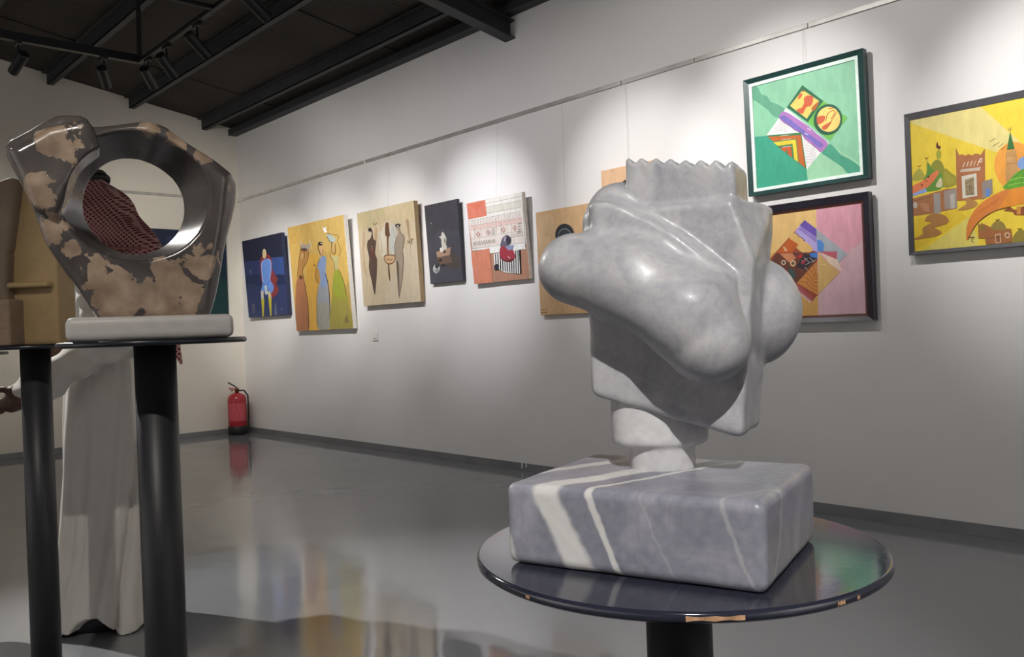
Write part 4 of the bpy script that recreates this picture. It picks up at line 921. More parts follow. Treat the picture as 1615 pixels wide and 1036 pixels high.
  ('#8c4c28','325,232 330,238 340,244 350,246 354,241 358,233 364,230 373,235 385,244 397,250 414,250 431,247 444,239 450,221 451,199 443,183 421,180 390,185 366,191 358,198 358,208 355,216 345,222 332,227'),
  ('#c9883a','368,248 381,249 381,194 368,193'),
  ('#a87842','0,97 2,100 20,113 33,126 34,140 32,155 33,170 45,184 60,197 69,208 64,213 52,216 44,223 46,237 52,255 62,266 76,269 93,266 107,259 119,245 128,226 133,210 131,198 125,188 116,180 102,175 86,172 77,166 82,157 94,145 102,134 104,124 103,115 98,108 88,103 75,99 60,96 37,93 11,90 0,91'),
  ('#b28349','165,274 171,283 185,296 196,309 197,323 195,337 195,346 200,350 208,349 215,344 225,333 234,319 238,305 234,294 225,283 213,276 196,271 176,270'),
  ('#9d653b','236,167 244,146 256,153 287,115 348,99 352,4 261,3 258,49 236,53'),
  ('#907c3b','280,113 279,125 284,141 290,153 295,162 300,167 305,168 311,163 319,154 324,142 328,126 331,108 327,96 313,96 293,103'),
  ('#8b7c33','353,1 349,15 352,34 356,52 362,67 369,80 376,86 384,84 391,76 396,63 401,42 403,16 401,0 355,0'),
  ('#8a7030','238,114 240,132 245,154 250,164 254,152 258,128 259,110 253,106 244,107'),
  ('#d0a888','293,70 312,74 313,6 294,6'),
  ('#8a5a38','296,61 309,64 309,12 297,12'),
  ('#cfa686','344,54 343,46 341,39 338,35 334,34 330,37 327,42 325,50 324,58 325,66 327,73 331,77 334,78 338,76 341,70 343,63'),
  ('#8a5a38','339,55 338,51 337,47 336,45 334,45 332,46 331,49 330,53 329,57 330,62 331,65 332,67 334,68 336,67 338,64 339,60'),
  ('#5a3a20','261,46 349,50 348,52 261,48'),
  ('#3a3020','297,177 297,174 299,171 301,168 304,166 306,167 308,170 310,173 312,176 311,179 309,177 307,175 305,172 304,171 302,172 301,175 299,178 297,179'),
  ('#3a3020','368,97 369,94 371,91 374,88 376,86 378,88 380,91 382,94 383,97 382,99 381,98 379,95 377,92 376,91 374,92 373,95 371,98 369,99'),
  ('#6a5a30','285,735 307,752 306,754 285,737'),
  ('#6a5a30','297,699 320,720 320,722 297,702'),
  ('#6a5a30','315,686 332,706 331,708 315,688'),
  ('#6a5a30','324,664 339,683 339,685 324,667'),
  ('#4a3a20','205,64 208,64 214,65 219,65 220,64 219,63 216,59 212,54 210,48 211,41 213,36 216,31 218,28 219,30 217,34 214,38 212,43 212,47 213,51 217,56 221,60 222,66 219,68 213,69 208,68 204,67'),
 ]),
}

INFO = {
 'blue': ('painting', 'dark navy canvas of a seated figure in light blue, nearest the corner', 'canvas_navy', None),
 'women': ('painting', 'ochre canvas of three women in long dresses carrying jars', 'canvas_edge', None),
 'figures': ('painting', 'beige canvas of dark slender standing figures and a bowl', 'canvas_tan', None),
 'still': ('painting', 'narrow dark grey canvas with a pale coffee pot still life', 'canvas_dark', None),
 'collage': ('painting', 'white and orange patterned canvas with a figure on striped cloth', 'canvas_edge', None),
 'peach_low': ('painting', 'peach canvas with a black arch, behind the left arm of the marble head', 'canvas_peach', None),
 'peach_high': ('painting', 'peach canvas mostly hidden behind the crown of the marble head', 'canvas_peach', None),
 'green': ('framed_painting', 'dark green framed painting of a tilted colourful square on mint green', 'frame_green', 'mat_white'),
 'pink': ('framed_painting', 'black framed pink and yellow painting of a patchwork diamond, below the green one', 'frame_black', 'mat_brown'),
 'city': ('framed_painting', 'grey framed yellow cityscape painting with domes and towers, cut by right edge', 'frame_grey', None),
}
ART_CENTRES = {}
def art_mesh(name, layers, w, h, x0, z0, y, parent):
    verts = []; faces = []; cols = []
    for i, (c, s) in enumerate(layers):
        pts = [tuple(float(q) / 1000 for q in p.split(',')) for p in s.split()]
        b = len(verts); yy = y - 0.00003 * i - 0.0002
        verts += [(x0 + u_ * w, yy, z0 + v_ * h) for u_, v_ in pts]; faces.append(tuple(range(b, b + len(pts)))); cols += [srgb(c)] * len(pts)
    o = mesh_obj(name, verts, faces, 'art', parent)
    at = o.data.color_attributes.new('paint', 'FLOAT_COLOR', 'POINT')
    at.data.foreach_set('color', [q for c in cols for q in c])
    return o
def ring_frame(bm, X0, Z0, X1, Z1, x0, z0, x1, z1, y0, y1, lip=0.0):
    """mitred frame between outer and inner rectangle, y0 = wall side, y1 = room side"""
    O = [(X0, Z0), (X1, Z0), (X1, Z1), (X0, Z1)]; I = [(x0, z0), (x1, z0), (x1, z1), (x0, z1)]
    ob = [bm.verts.new((x, y0, z)) for x, z in O]; of = [bm.verts.new((x, y1, z)) for x, z in O]
    f_ = [bm.verts.new((x, y1 + lip, z)) for x, z in I]; ib = [bm.verts.new((x, y0, z)) for x, z in I]
    for i in range(4):
        j = (i + 1) % 4
        for q in ((ob[i], ob[j], of[j], of[i]), (of[i], of[j], f_[j], f_[i]), (f_[i], f_[j], ib[j], ib[i]), (ib[i], ib[j], ob[j], ob[i])): bm.faces.new(q)
    bmesh.ops.recalc_face_normals(bm, faces=bm.faces)
    return bm
for key, (g, inner, layers) in ART.items():
    yc, w, zb, h, tilt, t = g
    nm, lab, edge, matn = INFO[key]
    r = empty(nm, (WX - 0.006, yc, zb)); r.rotation_euler = (tilt, 0, -math.pi / 2)
    tag(r, lab, 'painting', 'paintings on the long wall')
    ART_CENTRES[key] = Vector((WX - 0.05, yc, zb + h / 2))
    if inner is None:
        bm_obj('canvas', B((-w/2, -t, 0), (w/2, 0, h), 0.002, 1), edge, r)
        art_mesh('painted_image', layers, w - 0.004, h - 0.004, -w/2 + 0.002, 0.002, -t, r)
    else:
        if key == 'pink': inner = [0.077, 0.0579, 0.9234, 0.9192]
        X0, Z0, X1, Z1 = -w/2, 0, w/2, h
        a0, b0, a1, b1 = -w/2 + inner[0] * w, inner[1] * h, -w/2 + inner[2] * w, inner[3] * h
        if key == 'green':
            mt = 0.018; bm = bmesh.new(); ring_frame(bm, X0, Z0, X1, Z1, a0 - mt, b0 - mt, a1 + mt, b1 + mt, -0.004, -t, 0.012); fr = bm_obj('frame', bm, edge, r)
            bm = bmesh.new(); ring_frame(bm, a0 - mt, b0 - mt, a1 + mt, b1 + mt, a0, b0, a1, b1, -0.004, -t + 0.014, 0.003); bm_obj('mount', bm, matn, r)
        elif key == 'pink':
            mt = 0.014; bm = bmesh.new(); ring_frame(bm, X0, Z0, X1, Z1, a0 - mt, b0 - mt, a1 + mt, b1 + mt, -0.004, -t, 0.012); bm_obj('frame', bm, edge, r)
            bm = bmesh.new(); ring_frame(bm, a0 - mt, b0 - mt, a1 + mt, b1 + mt, a0, b0, a1, b1, -0.004, -t + 0.013, 0.01); bm_obj('mount', bm, matn, r)
        else:
            bm = bmesh.new(); ring_frame(bm, X0, Z0, X1, Z1, a0, b0, a1, b1, -0.004, -t, 0.004); bm_obj('frame', bm, edge, r)
        depth = -t + 0.024 if key != 'city' else -t + 0.008
        bm_obj('canvas', B((a0, depth, b0), (a1, -0.006, b1)), 'canvas_edge', r)
        art_mesh('painted_image', layers, a1 - a0, b1 - b0, a0, b0, depth, r)
    # two thin wires from the rail
    top_w = Matrix.Translation((WX - 0.006, yc, zb)) @ Euler((tilt, 0, -math.pi / 2)).to_matrix().to_4x4()
    inv = top_w.inverted()
    if key not in ('pink',):
        p0 = Vector((0.0, -0.004, h)); p1 = inv @ Vector((WX - 0.016, yc, ZR - 0.012))
        bm = bmesh.new(); tube(bm, [p0, p1], 0.0007, 5); bm_obj('hanging_wire', bm, 'wire_grey', r)
# end wall painting, half hidden by the ring
r = empty('painting', (3.80, DY - 0.006, 1.36)); tag(r, 'dark navy and teal canvas on the end wall, behind the ring sculpture', 'painting')
bm_obj('canvas', B((-0.445, -0.035, 0), (0.445, 0, 0.975), 0.002, 1), 'canvas_navy', r)
art_mesh('painted_image', [('#232b44', '0,0 1000,0 1000,1000 0,1000'), ('#1c2c38', '0,0 1000,0 1000,620 700,560 300,640 0,590'), ('#1d3a3c', '650,0 1000,0 1000,420 820,520 690,300'), ('#2c3858', '200,700 520,660 600,900 240,930')], 0.886, 0.971, -0.443, 0.002, -0.035, r)

# light switch
r = empty('wall_switch', (WX, 6.64, 1.03), -math.pi / 2); tag(r, 'small white square switch plate low on the wall below the beige figures painting', 'switch')
bm_obj('plate', B((-0.046, -0.010, 0), (0.046, 0, 0.096), 0.003), 'plastic_white', r)
bm_obj('rocker', B((-0.022, -0.015, 0.022), (0.022, -0.009, 0.074), 0.002), 'plastic_white', r)

# ------------------------------------------------------------------ fire extinguisher
r = empty('fire_extinguisher', (4.245, 9.225, 0)); r.rotation_euler = (0, 0, -0.4); tag(r, 'red fire extinguisher with black foot standing in the room corner', 'extinguisher')
bm = bmesh.new(); lathe(bm, [(0.090, 0.03), (0.103, 0.05), (0.103, 0.40), (0.096, 0.435), (0.075, 0.458), (0.04, 0.472), (0.03, 0.475)]); bm_obj('cylinder', bm, 'extinguisher_red', r, True)
bm = bmesh.new(); lathe(bm, [(0.098, 0), (0.108, 0.005), (0.108, 0.095), (0.1035, 0.10)]); bm_obj('foot_ring', bm, 'extinguisher_black', r, True)
bm = bmesh.new(); lathe(bm, [(0.022, 0.47), (0.022, 0.51), (0.03, 0.512), (0.03, 0.525), (0.015, 0.53)], 16); vlv = bm_obj('valve', bm, 'brass', r, True)
bm = bmesh.new(); tube(bm, [(0.01, 0, 0.525), (-0.03, 0, 0.56), (-0.07, 0, 0.585), (-0.09, 0, 0.60)], 0.008); bm_obj('lever', bm, 'extinguisher_black', vlv, True)
bm = bmesh.new(); tube(bm, [(0.01, 0, 0.515), (-0.04, 0, 0.525), (-0.085, 0, 0.53)], 0.008); bm_obj('carry_handle', bm, 'extinguisher_red', vlv, True)
bm = bmesh.new(); lathe(bm, [(0.014, 0), (0.016, 0.003), (0.016, 0.012), (0.014, 0.014)], 12, (-0.05, -0.03, 0.50)); bm_obj('pressure_gauge', bm, 'brass', vlv, True)
bm = bmesh.new(); tube(bm, [(0.02, 0, 0.50), (0.08, -0.01, 0.50), (0.118, -0.02, 0.44), (0.122, -0.02, 0.30), (0.121, -0.02, 0.12), (0.12, -0.02, 0.09)], 0.010); bm_obj('hose', bm, 'extinguisher_black', r, True)
bm = bmesh.new()
A = [bm.verts.new((0.1042 * math.cos(t), 0.1042 * math.sin(t), z)) for z in (0.16, 0.36) for t in [math.radians(-150 + i * 12) for i in range(11)]]
for i in range(10): bm.faces.new((A[i], A[i+1], A[i+12], A[i+11]))
bm_obj('label', bm, 'label_print', r)

# ------------------------------------------------------------------ lighting track and spot heads
tr = struct(empty('trim_4', (0, 0, 0)), 'black lighting track frame hanging below the roof')
TX, TY, TZ, TL = 2.385, 6.66, 3.25, -0.83
bm_obj('track_bar', B((TX - 0.018, -4.0, TZ), (TX + 0.018, TY + 0.018, TZ + 0.035), 0.003, 1), 'black_metal', tr)
bm_obj('track_bar', B((TL - 0.018, TY - 0.025, TZ), (TX - 0.018, TY + 0.025, TZ + 0.06), 0.003, 1), 'black_metal', tr)
bm_obj('track_bar', B((TL - 0.018, -4.0, TZ), (TL + 0.018, TY - 0.025, TZ + 0.035), 0.003, 1), 'black_metal', tr)
bm_obj('track_bar', B((TL + 0.018, 5.28, TZ), (TX - 0.018, 5.31, TZ + 0.03), 0.003, 1), 'black_metal', tr)
for (x, y) in ((TX, TY), (TL, TY), (TX, 3.2), (TL, 3.2), (TX, -0.5), (TL, -0.5)):
    bm = B((x - 0.014, y - 0.014, TZ + 0.03), (x + 0.014, y + 0.014, zceil(x) - 0.002), 0.002, 1); bm_obj('hanger', bm, 'black_metal', tr)
lens = N('lamp_lens'); lens.set(srgb('#fff6e8'), 0.3); lens.b.inputs['Emission Color'].default_value = srgb('#ffe9cf'); lens.b.inputs['Emission Strength'].default_value = 6.0
# prototype head points along local -Z
def make_spot():
    r = empty('track_spotlight', (0, 0, 0))
    bm = bmesh.new(); lathe(bm, [(0.030, 0.10), (0.036, 0.095), (0.036, -0.10), (0.033, -0.10), (0.033, -0.085), (0.004, -0.084)], 20); b = bm_obj('lamp_body', bm, 'black_metal', r, False)
    bm = bmesh.new(); lathe(bm, [(0.032, -0.0835), (0.032, -0.081)], 20); bm_obj('lens', bm, lens.m, b)
    return r
proto = make_spot()
first = [True]
def spot(pos, target, power, size, blend, label, color=(1, 0.97, 0.94), radius=0.03, spill=0.0):
    """pos: point on the track above the head"""
    pos = Vector((pos[0], pos[1], TZ)); head = pos + Vector((0, 0, -0.15)); d = (Vector(target) - head).normalized()
    q = d.to_track_quat('-Z', 'Y')
    if first[0]: r = proto; first[0] = False
    else:
        r = bpy.data.objects.new('track_spotlight', None); r.empty_display_size = 0.05; COL.objects.link(r)
        bd = next(c for c in proto.children if c.name.startswith('lamp_body'))
        c = bd.copy(); COL.objects.link(c); c.parent = r
        ln = bd.children[0].copy(); COL.objects.link(ln); ln.parent = c
    r.location = head; r.rotation_mode = 'QUATERNION'; r.rotation_quaternion = q
    tag(r, label, 'spotlight', 'spotlights on the lighting track')
    inv = Matrix.LocRotScale(head, q, None).inverted()
    bm = bmesh.new(); tube(bm, [inv @ Vector((pos.x, pos.y, TZ - 0.001)), inv @ Vector((pos.x, pos.y, TZ - 0.085)), inv @ (head + Vector((0, 0, 0.0)))], 0.009, 8); bm_obj('stem', bm, 'black_metal', r)
    bm = bmesh.new(); box(bm, (-0.016, -0.05, 0), (0.016, 0.05, 0.025), 0.003, 1)
    bm.transform(inv @ Matrix.Translation((pos.x, pos.y, TZ - 0.026))); bm_obj('adapter', bm, 'black_metal', r)
    if power > 0:
        ld = bpy.data.lights.new('lamp_light', 'SPOT'); ld.energy = power; ld.spot_size = math.radians(size); ld.spot_blend = blend; ld.color = color; ld.shadow_soft_size = radius
        lo = bpy.data.objects.new('lamp_light', ld); link(lo, r); lo.location = (0, 0, -0.105)
    if spill > 0:
        ld = bpy.data.lights.new('lamp_spill', 'SPOT'); ld.energy = spill; ld.spot_size = math.radians(115); ld.spot_blend = 1.0; ld.color = color; ld.shadow_soft_size = 0.03
        lo = bpy.data.objects.new('lamp_spill', ld); link(lo, r); lo.location = (0, 0, -0.105)
    return r
A_ = ART_CENTRES
aim = lambda k, dz=0.0, dy=0.0: A_[k] + Vector((0, dy, dz - 0.12))
SP = 46
spot((TX, 6.49, 0), aim('blue'), P_WALL * 1.5, 34, 1.0, 'black track spotlight hanging just past the corner of the track frame', radius=0.025, spill=P_SPILL)
spot((TX, 6.13, 0), aim('women', 0.1), P_WALL * 1.15, SP, 1.0, 'black track spotlight, second along the track from its corner', spill=P_SPILL)
spot((TX, 5.58, 0), aim('figures', 0.1), P_WALL * 1.0, SP, 1.0, 'black track spotlight, third along the track from its corner', spill=P_SPILL)
spot((TX, 4.72, 0), aim('collage', 0.15, 0.25), P_WALL * 1.25, SP, 1.0, 'black track spotlight cut off by the top edge of the photo', color=(0.97, 0.96, 1.0), spill=P_SPILL)
spot((TX, 3.55, 0), Vector((WX, 3.45, 1.9)), P_WALL * 1.1, SP, 1.0, 'black track spotlight aimed at the peach paintings', spill=P_SPILL)
spot((TX, 2.45, 0), aim('green', 0.05, 0.15), P_WALL * 1.1, SP, 1.0, 'black track spotlight aimed at the green framed painting', spill=P_SPILL)
spot((TX, 1.25, 0), aim('city', 0.25, -0.1), P_WALL * 1.5, SP, 1.0, 'black track spotlight aimed at the yellow cityscape', spill=P_SPILL)
spot((1.55, TY, 0), Vector((1.0, DY, 1.7)), P_BACK, 70, 1.0, 'black track spotlight at the far left of the end track', color=(1, 0.93, 0.8))
spot((2.12, TY, 0), Vector((3.6, DY, 1.7)), P_BACK, 70, 1.0, 'black track spotlight left of the track corner, beside the hanger', color=(1, 0.93, 0.8))
spot((TL, -0.98, 0), Vector((0.86, 0.62, 1.05)), P_STATUE, 30, 0.6, 'black track spotlight aimed at the marble head', color=(1, 0.97, 0.93), radius=0.02)
spot((0.50, 5.295, 0), Vector((1.35, 2.3, 0.0)), P_REAR, 62, 0.7, 'black track spotlight behind the standing person', color=(1, 0.97, 0.92), radius=0.025)
spot((TL, 0.1, 0), Vector((0.63, 1.9, 1.25)), P_STATUE * 0.33, 34, 0.8, 'added unseen fill spotlight aimed at the ring sculpture', color=(1, 0.94, 0.85), radius=0.02)  # added out of view to lift the ring from the front left
spot((TL, 4.2, 0), Vector((-4.5, 5.2, 1.4)), P_FILL * 1.6, 110, 1.0, 'added unseen fill spotlight bounced off the left wall')  # added fill lamp, unseen, bounces soft light into the room
spot((TL, 0.9, 0), Vector((-4.5, 1.2, 1.2)), P_FILL * 0.5, 110, 1.0, 'added unseen fill spotlight bounced off the left wall near the viewer')  # weaker added fill, also unseen
spot((TX, -2.0, 0), Vector((2.0, NY, 1.5)), P_FILL, 110, 1.0, 'added unseen fill spotlight bounced off the wall behind the viewer')  # added fill behind the camera, bounced off the near wall

# ------------------------------------------------------------------ stone and other materials
def marble(name, lo, mid, hi, scale=9.0, rough=0.3, vein=None):
    a = N(name); v = a.co('Object')
    n1 = a.noise(v, scale, 6, 0.62, 0.8); n2 = a.noise(v, scale * 7, 4, 0.6)
    c = a.ramp(n1, [(0.30, srgb(lo)), (0.5, srgb(mid)), (0.70, srgb(hi))])
    c = a.mix(0.35, c, a.ramp(n2, [(0.25, srgb(lo)), (0.75, srgb(hi))]))
    if vein: c = vein(a, v, c)
    a.set(c, a.math('ADD', a.math('MULTIPLY', n2, 0.15), rough), 0, 0.5); a.bump(n2, 0.06, 0.002)
    M[name] = a.m
marble('head_marble', '#85868d', '#9d9ea3', '#bab7b6', 17, 0.36)
M['head_marble'].node_tree.nodes['Principled BSDF'].inputs['Coat Weight'].default_value = 0.25
M['head_marble'].node_tree.nodes['Principled BSDF'].inputs['Coat Roughness'].default_value = 0.09
def block_veins(a, v, c):
    s = a.n('ShaderNodeSeparateXYZ'); a.L(v, s.inputs[0])
    wob = a.math('MULTIPLY', a.math('SUBTRACT', a.noise(v, 9, 4), 0.5), 0.045)
    q = a.math('ADD', a.math('ADD', a.math('MULTIPLY', s.outputs[1], -0.5), a.math('MULTIPLY', s.outputs[2], 0.40)), a.math('ADD', s.outputs[0], wob))
    tot = None
    for cpos, hw, k in ((0.003, 0.011, 0.92), (0.050, 0.0025, 0.9), (-0.088, 0.008, 0.85), (-0.165, 0.010, 0.85), (0.118, 0.0004, 0.14), (0.205, 0.0010, 0.25)):
        d = a.math('ABSOLUTE', a.math('SUBTRACT', q, cpos)); y = a.n('ShaderNodeMapRange', interpolation_type='SMOOTHSTEP'); a.L(d, y.inputs[0])
        y.inputs[1].default_value = hw; y.inputs[2].default_value = hw * 1.6 + 0.002; y.inputs[3].default_value = k; y.inputs[4].default_value = 0
        tot = y.outputs[0] if tot is None else a.math('MAXIMUM', tot, y.outputs[0])
    c = a.mix(tot, c, srgb('#c9c7c4'))
    spk = a.step(a.noise(v, 17, 2, 0.4), 0.73, 0.78)
    return a.mix(a.math('MULTIPLY', spk, 0.6), c, srgb('#4c4c58'))
marble('block_marble', '#686874', '#7c7c88', '#9b9ba2', 13, 0.30, block_veins)
marble('neck_marble', '#a2a2a5', '#bcbabc', '#d2d0cf', 14, 0.3)
marble('white_slab', '#b7b4b2', '#c4c1bf', '#d0cdcb', 5, 0.3)

a = N('ring_stone'); v = a.co('Object')
s = a.n('ShaderNodeSeparateXYZ'); a.L(v, s.inputs[0])
def blob(c, r, k):
    d = a.n('ShaderNodeVectorMath', operation='DISTANCE'); a.L(a.mapping(v, (1, 0.55, 1)), d.inputs[0]); d.inputs[1].default_value = (c[0], c[1] * 0.55, c[2])
    y = a.n('ShaderNodeMapRange', interpolation_type='SMOOTHSTEP'); a.L(d.outputs['Value'], y.inputs[0]); y.inputs[1].default_value = 0; y.inputs[2].default_value = r; y.inputs[3].default_value = k; y.inputs[4].default_value = 0
    return y.outputs[0]
tot = None
for c, r_, k in (((-0.150, -0.08, 0.375), 0.085, 0.44), ((-0.185, -0.07, 0.285), 0.075, 0.44), ((-0.170, -0.06, 0.215), 0.07, 0.40), ((-0.14, -0.06, 0.175), 0.05, 0.36), ((0.055, -0.05, 0.400), 0.055, 0.42), ((0.005, -0.05, 0.415), 0.05, 0.40), ((0.10, -0.05, 0.365), 0.04, 0.34),
                 ((-0.06, -0.06, 0.09), 0.12, 0.46), ((0.03, -0.06, 0.10), 0.12, 0.46), ((0.085, -0.06, 0.15), 0.09, 0.42), ((-0.10, -0.06, 0.13), 0.08, 0.42), ((0.02, -0.06, 0.05), 0.12, 0.42), ((0.14, -0.05, 0.30), 0.045, 0.28), ((-0.245, -0.07, 0.36), 0.02, 0.3), ((-0.125, -0.09, 0.42), 0.035, 0.4)):
    b = blob(c, r_, k); tot = b if tot is None else a.math('MAXIMUM', tot, b)
nz = a.noise(v, 22, 5, 0.6, 0.7)
mask = a.step(a.math('ADD', a.math('MULTIPLY', nz, 0.95), tot), 0.74, 0.77)
dark = a.ramp(a.noise(v, 9, 5), [(0.3, srgb('#45403f')), (0.55, srgb('#575251')), (0.75, srgb('#6e6562'))])
tan = a.ramp(a.noise(v, 26, 5), [(0.25, srgb('#766352')), (0.5, srgb('#a08a76')), (0.75, srgb('#bda590'))])
a.set(a.mix(mask, dark, tan), a.math('ADD', a.math('MULTIPLY', mask, 0.12), 0.21), 0, 0.6)
a.bump(a.math('ADD', a.math('MULTIPLY', mask, -0.5), a.math('MULTIPLY', a.noise(v, 40, 4), 0.3)), 0.15, 0.004); M['ring_stone'] = a.m
marble('arch_shaded', '#6e5e4f', '#7f6d5b', '#8e7b67', 6, 0.6)  # shade on the arch front is put into this darker brown
marble('arch_lit', '#9a8159', '#a88e65', '#b39a72', 6, 0.55)  # same stone on its lit side, the light put into the colour
marble('arch_block', '#7d6a58', '#8f7a66', '#9d8872', 30, 0.65)
a = N('robe_cloth'); v = a.co('Object'); a.set(a.ramp(a.noise(v, 4, 3), [(0.3, srgb('#c9c5bf')), (0.7, srgb('#d3cfca'))]), 0.85, 0, 0.2); a.bump(a.noise(v, 400, 2), 0.1, 0.001)
a.b.inputs['Sheen Weight'].default_value = 0.1; M['robe'] = a.m
a = N('scarf_cloth'); v = a.co('Object'); v = a.mapping(v, (1, 1, 1), rot=(0.1, 0.75, 0.2)); dn = a.n('ShaderNodeVectorMath', operation='ADD'); a.L(v, dn.inputs[0])
nn = a.n('ShaderNodeTexNoise'); a.L(v, nn.inputs['Vector']); nn.inputs['Scale'].default_value = 14; sc = a.n('ShaderNodeVectorMath', operation='SCALE'); a.L(nn.outputs['Color'], sc.inputs[0]); sc.inputs['Scale'].default_value = 0.016; a.L(sc.outputs[0], dn.inputs[1])
def bands(d, sc_):
    w = a.n('ShaderNodeTexWave', wave_type='BANDS', bands_direction=d, wave_profile='SIN'); a.L(dn.outputs[0], w.inputs[0]); w.inputs['Scale'].default_value = sc_
    return w.outputs['Fac']
g = a.math('MAXIMUM', a.step(bands('X', 26), 0.62, 0.8), a.step(bands('Z', 26), 0.62, 0.8))
a.set(a.mix(g, srgb('#662530'), srgb('#b08a88')), 0.85, 0, 0.2); a.bump(g, 0.15, 0.003); M['scarf'] = a.m
simple('scarf_border', '#8e5f5e', 0.85, 0, 0.2, 40)
simple('cord_black', '#141214', 0.7)
simple('skin', '#4e342b', 0.55, 0, 0.4, 20)
simple('shoe_dark', '#171a24', 0.5)
a = N('patterned_cloth'); v = a.co('Object'); w = a.n('ShaderNodeTexVoronoi'); a.L(v, w.inputs['Vector']); w.inputs['Scale'].default_value = 70
a.set(a.mix(a.step(w.outputs['Distance'], 0.30, 0.42), srgb('#d0a030'), srgb('#6a1c1c')), 0.8); M['patterned'] = a.m

# ------------------------------------------------------------------ pedestal stands
def stand(loc, R, label, disc_mat, th=0.012, chips=False):
    """loc = centre of the disc's top face"""
    r = empty('pedestal_stand', (loc[0], loc[1], 0), -YAW); tag(r, label, 'stand', 'round topped black pedestal stands')
    z = loc[2]; bm = bmesh.new(); lathe(bm, [(R - 0.004, z - th), (R, z - th + 0.003), (R, z - 0.003), (R - 0.003, z)], 96); d = bm_obj('top_disc', bm, disc_mat, r); d.data.polygons.foreach_set('use_smooth', [len(q.vertices) == 4 for q in d.data.polygons])
    bm = bmesh.new(); lathe(bm, [(0.040, 0.008), (0.040, z - th)], 40); p = bm_obj('post', bm, 'post_black', r, False)
    p.data.polygons.foreach_set('use_smooth', [len(q.vertices) == 4 for q in p.data.polygons])
    bm = bmesh.new(); lathe(bm, [(0.20, 0.0), (0.20, 0.006), (0.197, 0.009), (0.01, 0.009)], 64); bm_obj('base_plate', bm, 'post_black', r)
    if chips:
        for a0, a1, zz in ((-99, -86, 0.006), (-62, -59.5, 0.006), (-55, -54, 0.005), (-140, -138.6, 0.005)):
            bm = bmesh.new(); k = 8
            A = [bm.verts.new(((R + 0.0004) * math.cos(math.radians(a0 + (a1 - a0) * i / k)), (R + 0.0004) * math.sin(math.radians(a0 + (a1 - a0) * i / k)), z - th / 2 + s_ * (zz / 2) * (1 - 0.5 * abs(math.sin(i * 2.3))))) for s_ in (-1, 1) for i in range(k + 1)]
            for i in range(k): bm.faces.new((A[i], A[i+1], A[k+2+i], A[k+1+i]))
            bm_obj('paint_chip', bm, 'chipped_paint', d)
    return r
C1 = Vector((0.842, 0.6232, 0.827)); C2 = Vector((0.6299, 1.7369, 1.1035)); C3 = Vector((0.6524, 2.7413, 1.1025)); C4 = Vector((0.585, 3.44, 1.085))
stand(C1, 0.244, 'black round stand with worn glossy top under the grey marble head', 'disc_lacquer', 0.012, True)
stand(C2, 0.178, 'black round stand under the dark ring sculpture', 'disc_black', 0.011)
stand(C3, 0.175, 'black round stand under the tan arched sculpture', 'disc_black', 0.011)
stand(C4, 0.145, 'black round stand at the left edge with only its base plate showing', 'disc_black', 0.011)

# ------------------------------------------------------------------ marble head sculpture
r = empty('marble_sculpture', C1, -YAW); tag(r, 'grey marble abstract head sculpture on a veined block, on the nearest stand', 'sculpture')
ANG = math.radians(-26)
CAP = [(-0.1133,-0.010,0.3419,0.0431),(-0.0467,-0.050,0.3196,0.0488),(0.0073,-0.085,0.280,0.0499),(0.0267,-0.095,0.2495,0.0466)]
def head(p):
    q = rotz(p, ANG, (0.011, 0.016)); s = q[..., 0]; n = q[..., 1]; z = q[..., 2]
    d = s_box(q, (0.015, 0, 0.27), (0.108, 0.06, 0.142), 0.010)
    d = smax(d, (s - 0.090 - 0.10 * (z - 0.14)) * 0.99, 0.010)
    d = smax(d, (0.160 - 0.27 * s - z) * 0.965, 0.012)
    # chamfered upper right corner of the slab
    A, Bq, Cq = np.array((.110, -.06, .335)), np.array((.084, -.06, .415)), np.array((.119, .06, .415))
    nv = np.cross(Bq - A, Cq - A); nv = nv / np.linalg.norm(nv); nv = nv if nv[0] > 0 else -nv
    d = smax(d, (q - A) @ nv, 0.003)
    dome = s_ell(q, (-0.062, -0.006, 0.392), (0.046, 0.068, 0.060))
    d = smin(d, dome, 0.008)
    brow = s_box(q, (0.006, -0.052, 0.32), (0.085, 0.036, 0.13), 0.018)
    ledge = 0.418 - 0.088 * np.clip((s + 0.055) / 0.135, 0, 1.2) ** 1.4
    brow = smax(brow, (z - ledge - 0.25 * (n + 0.08)) * 0.88, 0.006)
    brow = smax(brow, 0.27 - z, 0.03)
    brow = brow + 0.0012 * np.cos(s * 62 + 0.6) * np.clip((z - 0.33) * 30, 0, 1)
    d = smin(d, brow, 0.005)
    top = 0.472 - 0.15 * (s + 0.04) + 0.0050 * np.cos(2 * np.pi * (s + 0.003) / 0.0178) * np.clip(1.6 - np.abs(n + 0.01) * 14, 0.2, 1)
    crown = s_box(q, (0.024, -0.006, 0.38), (0.066, 0.042, 0.12), 0.007)
    crown = smax(crown, (z - top) * 0.85, 0.005)
    crown = crown + 0.0012 * np.cos(2 * np.pi * (s + 0.003) / 0.0178) * np.clip((z - 0.44) * 40, 0, 1)
    d = smin(d, crown, 0.006)
    arm = s_chain(p, CAP, 0.02)
    d = smin(d, arm, 0.016)
    lobe = s_ell(p, (0.118, 0.045, 0.283), (0.060, 0.060, 0.069))
    d = smin(d, lobe, 0.008)
    d = d + 0.0007 * np.sin(p[..., 0] * 90 + 3 * np.sin(p[..., 2] * 40)) * np.sin(p[..., 2] * 75 + p[..., 1] * 60)
    return d
nets('head', head, (-0.20, -0.17, 0.10), (0.21, 0.15, 0.50), 0.0026, 'head_marble', r)
